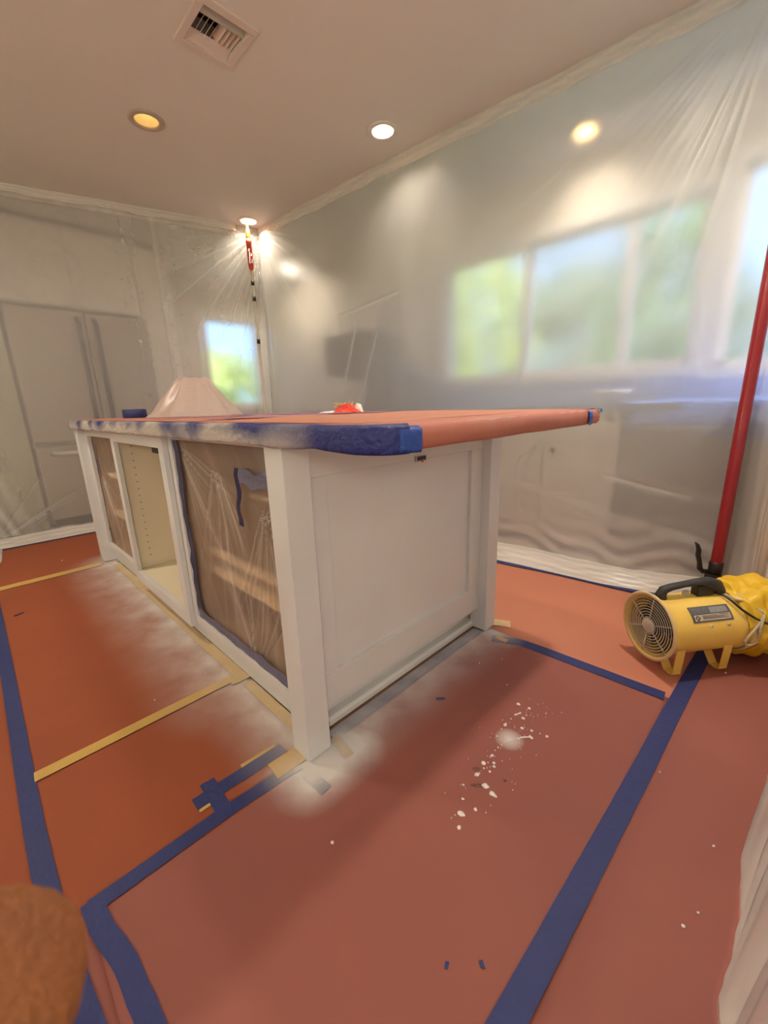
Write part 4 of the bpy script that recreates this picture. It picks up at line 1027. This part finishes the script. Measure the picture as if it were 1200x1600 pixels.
rx, ry = 1.875, -.640
t = empty('support_pole', (rx, ry, 0), 'thick red support pole with black lever clamp standing in the right corner behind the fan', 'pole')
MB().lathe((rx, ry, .002), (0, 0, 1), [(0, .035), (.012, .035), (.02, .016), (.09, .016)], 20).build('foot', M_black, t)
MB().lathe((rx, ry, .185), (0, 0, 1), [(0, .0235), (2.20, .0235), (2.205, .018), (2.25, .018)], 28).build('tube', M_red, t)
MB().lathe((rx, ry, .125), (0, 0, 1), [(0, .018), (.003, .027), (.062, .0285), (.066, .0235)], 28).build('collar', M_black, t)
cl = MB()
cl.box(rx-.030, ry-.026, .085, rx-.018, ry+.030, .130); cl.box(rx-.028, ry-.026, .085, rx+.02, ry-.016, .130); cl.box(rx-.028, ry+.020, .085, rx+.02, ry+.034, .130); cl.box(rx-.028, ry-.026, .078, rx+.02, ry+.034, .088)
cl.build('clamp_frame', M_black, t, .003)
MB().tube([(rx-.010, ry+.020, .138), (rx-.016, ry+.044, .136), (rx-.022, ry+.056, .150), (rx-.024, ry+.060, .180), (rx-.026, ry+.070, .215), (rx-.028, ry+.070, .240), (rx-.032, ry+.078, .266), (rx-.034, ry+.088, .277)],
          [.010, .011, .012, .010, .011, .011, .008, .003], 10).build('lever', M_black, t)
MB().lathe((rx, ry, H-.02), (0, 0, 1), [(-.04, .018), (-.03, .03), (0, .045), (.017, .045)], 24, close=True).build('ceiling_pad', M_black, t)

# ------------------------------------------------------------------ ventilation fan
fc = Vector((1.098, -.545, .158)); ax = Vector((.795, -.607, 0)).normalized(); sd_ = Vector((-ax.y, ax.x, 0)); up = Vector((0, 0, 1))   # ax front -> back; sd_ = +y-ish side
def fp(a, s, u): return fc+ax*a+sd_*s+up*u
fan = empty('ventilation_fan', (fc.x, fc.y, 0), 'yellow portable ventilation blower with black handle and wire grille standing on the floor', 'fan')
Rb = .104
MB().lathe(fc, ax, [(.004, Rb-.004), (0, Rb+.012), (-.006, Rb+.016), (-.010, Rb+.012), (-.004, Rb+.004), (.030, Rb), (.075, Rb-.001), (.285, Rb-.001), (.290, Rb+.004), (.300, Rb+.004), (.302, Rb-.006), (.26, Rb-.006), (.03, Rb-.006), (.004, Rb-.004)], 64).build('housing', M_yfan, fan)
MB().lathe(fc, ax, [(-.0085, Rb+.006), (-.0115, Rb+.013), (-.007, Rb+.0185), (-.002, Rb+.016)], 64).build('dusty_rim', M_yfd, fan)
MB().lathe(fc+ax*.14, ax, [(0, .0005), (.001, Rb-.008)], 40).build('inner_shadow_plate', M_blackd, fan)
gr = MB()
for k in range(8):
    r_ = .030+k*.0098
    gr.tube([fp(-.004, r_*math.cos(a), r_*math.sin(a)) for a in np.linspace(0, 2*PI, 41)[:-1]], .0016, 6, closed=True)
for k in range(6):
    a = math.radians(-25+60*k); gr.tube([fp(-.006, .026*math.cos(a), .026*math.sin(a)), fp(-.006, (Rb)*math.cos(a), (Rb)*math.sin(a))], .0018, 6)
gr.build('wire_grille', M_grille, fan)
MB().lathe(fp(-.008, 0, 0), ax, [(-.001, .0005), (-.001, .022), (.001, .026), (.004, .027), (.006, .024)], 28).build('grille_hub', M_grille, fan)
for k in range(5):
    a0 = 2*PI*k/5; vs = []
    for i in range(7):
        r_ = .028+i*.0115
        for j, dd in enumerate((-.32, .32)):
            a = a0+dd*(1-.2*i/6)+.1*i/6; vs.append(fp(.045+(.022 if j else -.012), r_*math.cos(a), r_*math.sin(a)))
    MB().add(vs, [(2*i, 2*i+1, 2*i+3, 2*i+2) for i in range(6)], True).build('blade', M_dustb, fan)
MB().lathe(fp(.02, 0, 0), ax, [(0, .001), (.001, .030), (.11, .034), (.112, .001)], 24).build('motor', M_blackd, fan)
# strap legs: U-shaped curved straps
for nm, a in (('leg_strap', .055), ('leg_strap', .238)):
    lg = MB()
    prof = []
    for th in np.linspace(math.radians(-152), math.radians(-28), 13):
        prof.append((Rb*math.cos(th), Rb*math.sin(th)))
    zf = -fc.z+.0045
    path = [(-.085, -.052), (-.083, -.10), (-.080, zf+.004), (-.066, zf), (-.045, zf+.002), (-.02, -.118), (0, -.112), (.02, -.118), (.045, zf+.002), (.066, zf), (.080, zf+.004), (.083, -.10), (.085, -.052)]
    vs = []
    for (s, u) in path:
        vs += [fp(a-.016, s, u), fp(a+.016, s, u)]
    lg.add(vs, [(2*i, 2*i+1, 2*i+3, 2*i+2) for i in range(len(path)-1)])
    o = lg.build(nm, M_yfan, fan); md = o.modifiers.new('s', 'SOLIDIFY'); md.thickness = .003
# handle
hp = [fp(.028, 0, Rb-.006), fp(.026, 0, Rb+.014), fp(.034, 0, Rb+.030), fp(.060, 0, Rb+.038), fp(.11, 0, Rb+.044), fp(.16, 0, Rb+.048), fp(.205, 0, Rb+.044), fp(.240, 0, Rb+.030), fp(.255, 0, Rb+.008), fp(.255, 0, Rb-.008)]
def flat_tube(pts, ws, hs, name, m, parent):
    vs = []; N = len(pts); n = 14
    for i, p in enumerate(pts):
        t_ = (pts[min(i+1, N-1)]-pts[max(i-1, 0)]).normalized(); v_ = t_.cross(sd_).normalized()
        for k in range(n):
            a = 2*PI*k/n; vs.append(p+sd_*ws[i]*math.cos(a)+v_*hs[i]*math.sin(a))
    fs = [(i*n+k, i*n+(k+1) % n, (i+1)*n+(k+1) % n, (i+1)*n+k) for i in range(N-1) for k in range(n)]+[tuple(range(n-1, -1, -1)), tuple((N-1)*n+k for k in range(n))]
    return MB().add(vs, fs, True).build(name, m, parent)
hd = flat_tube(hp, [.017, .017, .017, .016, .015, .016, .021, .023, .023, .022], [.020, .018, .014, .011, .010, .012, .019, .022, .020, .018], 'handle', M_blackd, fan)
MB().obox(fp(.190, 0, Rb+.018), ax, sd_, up, .032, .016, .020).build('switch_box', M_black, hd, .003)
MB().obox(fp(.130, .006, Rb+.006), ax, sd_, up, .010, .006, .010).build('mount_bracket', M_grille, fan, .001)
# rating label on the camera side of the housing: header band, diamond mark, text lines too small to read
def onb(a0, a1, t0, t1, name, m, parent, lift=.0006, n=8):
    vs = []
    for k in range(n+1):
        t_ = math.radians(t0+(t1-t0)*k/n)
        for a in (a0, a1): vs.append(fp(a, (Rb+lift)*math.cos(t_), (Rb+lift)*math.sin(t_)))
    return MB().add(vs, [(2*k, 2*k+1, 2*k+3, 2*k+2) for k in range(n)], True).build(name, m, parent)
# the camera sees the side where cos(theta) < 0 or > 0: decide by direction to the camera
side = -1 if (CAM_LOC-fc).dot(sd_) < 0 else 1
def onc(a0, a1, t0, t1, *r, **k):
    if side < 0: t0, t1 = 180-t0, 180-t1
    return onb(a0, a1, t0, t1, *r, **k)
lab = onc(.080, .232, 28, 58, 'rating_label', mat('label_dark', (.10, .10, .12), .5), fan)
onc(.088, .225, 31, 42, 'label_panel', mat('label_pale', (.55, .48, .36), .5), lab, lift=.0011)
onc(.155, .222, 44, 55, 'label_panel', mat('label_grey', (.30, .30, .30), .5, var=.4, vscale=90), lab, lift=.0011)
onc(.085, .150, 44, 56, 'label_panel', mat('label_darkgrey', (.14, .14, .16), .5, var=.6, vscale=120), lab, lift=.0011)
dm = MB(); th0 = 36.5
def cp(a, th, lift=.0018):
    th = math.radians(th if side > 0 else 180-th); return fp(a, (Rb+lift)*math.cos(th), (Rb+lift)*math.sin(th))
for (o_, i_) in ((1.0, .72),):
    A0 = [(.100+.010*o_*x, th0+5.2*o_*y) for x, y in ((1, 0), (0, 1), (-1, 0), (0, -1))]; B0 = [(.100+.010*i_*x, th0+5.2*i_*y) for x, y in ((1, 0), (0, 1), (-1, 0), (0, -1))]
    vs = [cp(*p) for p in A0+B0]; dm.add(vs, [(k, (k+1) % 4, 4+(k+1) % 4, 4+k) for k in range(4)])
vs = [cp(.100+r_*math.cos(a), th0+r_*math.sin(a)/Rb*57.3) for r_ in (.0055, .0042) for a in np.linspace(0, 2*PI, 13)[:-1]]
dm.add(vs, [(k, (k+1) % 12, 12+(k+1) % 12, 12+k) for k in range(12)])
for (a0, a1, th, w) in ((.118, .175, 39.5, .5), (.118, .218, 37.5, .35), (.118, .20, 35.8, .35), (.118, .212, 34.2, .35), (.182, .218, 40.4, .5)):
    dm.add([cp(a0, th-w), cp(a1, th-w), cp(a1, th+w), cp(a0, th+w)], [(0, 1, 2, 3)])
dm.build('label_print', mat('label_ink', (.06, .05, .05), .6), lab)
for a in (.145, .210):
    th = math.radians(20 if side > 0 else 160); n_ = sd_*math.cos(th)+up*math.sin(th)
    MB().lathe(fp(a, Rb*math.cos(th), Rb*math.sin(th)), n_, [(-.001, .0055), (.002, .005), (.003, .002)], 10).build('screw', M_grille, fan)
# vinyl duct behind the fan: collapsed, folded
def ductwob(h, an, r):
    return r*(1+.10*math.sin(an*7+h*26)*min(1, h/.05)+.07*math.sin(an*3-h*17)+.05*math.sin(an*13+h*50))
dp = [fp(.335, 0, 0)]
pth = [fp(.286, 0, .002), fp(.318, 0, .006), fp(.40, 0, .004), fp(.48, .0, -.012), fp(.55, -.012, -.020), fp(.64, -.03, -.024), fp(.74, -.06, -.030)]
rad = [Rb+.004, Rb+.022, Rb+.034, Rb+.028, Rb+.018, Rb+.010, Rb+.004]
def smooth_path(P, R, n):
    P = np.array([list(p) for p in P]); k = np.linspace(0, 1, len(P)); s = np.linspace(0, 1, n)
    return [Vector((np.interp(x, k, P[:, 0]), np.interp(x, k, P[:, 1]), np.interp(x, k, P[:, 2]))) for x in s], np.interp(s, k, R)
pp, rd_ = smooth_path(pth, rad, 70)
n = 96; vs = []
for i, p in enumerate(pp):
    t_ = (pp[min(i+1, 69)]-pp[max(i-1, 0)]).normalized(); u_ = t_.cross(up).normalized(); w_ = u_.cross(t_)
    for k in range(n):
        a = 2*PI*k/n; h = i/69*.4
        q = rd_[i]*(1+(.060*math.sin(a*6+h*30+2*math.sin(h*40))+.035*math.sin(a*11-h*44)+.028*math.sin(h*150+3*math.sin(a*2)))*sm(np.array(i/8.0)))
        v = p+u_*math.cos(a)*q+w_*math.sin(a)*q; v.z = max(v.z, .006); vs.append(v)
duct = MB().add(vs, [(i*n+k, i*n+(k+1) % n, (i+1)*n+(k+1) % n, (i+1)*n+k) for i in range(69) for k in range(n)], True).build('fan_duct', M_duct)
tag(duct, 'crumpled bright yellow vinyl duct bag tied to the back of the fan', 'duct')
MB().tube([fp(.300, (Rb+.010)*math.cos(a), (Rb+.010)*math.sin(a)) for a in np.linspace(0, 2*PI, 37)[:-1]], .004, 8, closed=True).build('tie_rope', M_rope, duct)
def oncam(a, th, lift):
    th = math.radians(th if side > 0 else 180-th); return fp(a, (Rb+lift)*math.cos(th), (Rb+lift)*math.sin(th))
def spline(P, n):
    P = [Vector(p) for p in P]; out = []
    for i in range(len(P)-1):
        p0 = P[max(i-1, 0)]; p1 = P[i]; p2 = P[i+1]; p3 = P[min(i+2, len(P)-1)]
        for k in range(n):
            t_ = k/n; out.append(.5*((2*p1)+(p2-p0)*t_+(2*p0-5*p1+4*p2-p3)*t_*t_+(3*p1-p0-3*p2+p3)*t_**3))
    out.append(P[-1]); return out
MB().tube(spline([oncam(0.255, 78, .006), oncam(0.275, 60, .012), oncam(0.320, 52, .018), oncam(0.333, 38, .022), oncam(0.307, 20, .020), oncam(0.277, 0, .014), oncam(0.271, -16, .012), oncam(0.289, -24, .014), oncam(0.309, -12, .018), oncam(0.305, 12, .022), oncam(0.323, 34, .026), oncam(0.295, 46, .016)], 6), .0042, 8).build('rope_loop', M_rope, duct)
cd_ = MB().tube(spline([oncam(0.240, 76, .010), oncam(0.247, 60, .012), oncam(0.265, 42, .012), oncam(0.305, 24, .018), oncam(0.355, 12, .040), oncam(0.425, 4, .046), oncam(0.515, -4, .040), oncam(0.615, -10, .03)], 8), .0036, 8).build('power_cord', M_black, fan)

# added warm fill lights built as floor lamps, behind and left of the camera (outside the picture)
def fill_lamp(x, y, z, e, label):
    t = empty('fill_lamp', (x, y, 0), label, 'lamp')
    MB().lathe((x, y, 0), (0, 0, 1), [(.0, .001), (.0, .16), (.02, .15), (.03, .02)], 24).build('base', M_black, t)
    MB().tube([(x, y, .02), (x, y, z-.1)], .012, 10).build('pole', M_steel, t)
    MB().lathe((x, y, z), (0, 0, 1), [(-.19, .01), (-.17, .10), (-.10, .17), (0, .20), (.10, .17), (.17, .10), (.19, .01)], 24).build('lamp_shade', mat('glowing_shade', (.8, .8, .8), .8, emit=(1.0, .82, .59), es=e), t)
fill_lamp(-2.35, 1.2, 1.60, LAMP_F*1.25, 'added round-shaded fill lamp left of the island, outside the view')
fill_lamp(-1.75, -2.5, 1.55, LAMP_F*1.05, 'added round-shaded fill lamp behind the camera, outside the view')
# ------------------------------------------------------------------ paint cans behind the left sheet
def can(x, y, r, h, label, lidm):
    t = empty('paint_can', (x, y, 0), label, 'paint can')
    MB().lathe((x, y, .001), (0, 0, 1), [(0, .01), (0, r), (.004, r+.002), (.008, r), (h-.01, r), (h-.006, r+.003), (h, r+.003), (h, r-.008)], 32).build('body', M_canb, t)
    MB().lathe((x, y, h-.004), (0, 0, 1), [(0, r-.006), (.002, r-.010), (-.001, r-.02), (0, .001)], 32).build('lid', lidm, t)
M_canb = mat('can_body', (.50, .42, .32), .4)
can(-.275, 3.56, .062, .105, 'paint can with dark red lid on the floor under the plastic by the refrigerator', mat('dark_red_lid', (.10, .012, .012), .35))
can(-.43, 3.68, .060, .095, 'paint can with brown lid at the far left edge behind the plastic', mat('brown_lid', (.16, .08, .03), .4))

# ------------------------------------------------------------------ photographer's fingertip, very near the lens
def camp(x, y, z): return CAM_LOC+RT*x+UPV*y+FWD*z
def finger(pts, rads, name, parent, nail=False):
    me = bpy.data.meshes.new(name); me.from_pydata([tuple(p) for p in pts], [(i, i+1) for i in range(len(pts)-1)], []); me.materials.append(M_skin)
    o = bpy.data.objects.new(name, me); COL.objects.link(o)
    return o
me = bpy.data.meshes.new('hand')
V, E, R_ = [], [], []
def chain(start, pts, rads):
    prev = start
    for p, r in zip(pts, rads):
        V.append(tuple(camp(*p))); R_.append(r); i = len(V)-1
        if prev is not None: E.append((prev, i))
        prev = i
    return prev
wr = chain(None, [(-.150, -.185, -.010)], [.024])
pm = chain(wr, [(-.128, -.150, .000)], [.026])
chain(wr, [(-.185, -.245, -.020), (-.23, -.32, -.04)], [.027, .032])
# index: the one that enters the frame
chain(pm, [(-.104, -.118, .018), (-.080, -.092, .032), (-.0540, -.0610, .0380), (-.0390, -.0475, .0395), (-.0343, -.0425, .0398)], [.0115, .0108, .0106, .0104, .0086])
chain(pm, [(-.122, -.116, .018), (-.112, -.092, .024), (-.106, -.074, .020), (-.102, -.062, .012)], [.0115, .0098, .0090, .0078])
chain(pm, [(-.142, -.118, .010), (-.136, -.094, .014), (-.130, -.078, .008), (-.126, -.068, .000)], [.0110, .0094, .0086, .0076])
chain(pm, [(-.158, -.126, .000), (-.156, -.106, .002), (-.152, -.092, -.004), (-.148, -.084, -.010)], [.0095, .0082, .0076, .0068])
chain(pm, [(-.108, -.162, .006), (-.088, -.150, -.006), (-.074, -.138, -.018)], [.0130, .0110, .0095])
me.from_pydata(V, E, []); me.materials.append(M_skin)
hand = bpy.data.objects.new('hand', me); COL.objects.link(hand)
md = hand.modifiers.new('skin', 'SKIN'); md.use_smooth_shade = True
for i, r in enumerate(R_):
    sv = me.skin_vertices[0].data[i]; sv.radius = (r, r); sv.use_root = (i == 0)
hand.modifiers.new('sub', 'SUBSURF').levels = 2; hand.modifiers['sub'].render_levels = 2
tag(hand, 'out-of-focus brown fingertip of the photographer at the lower left corner', 'hand')
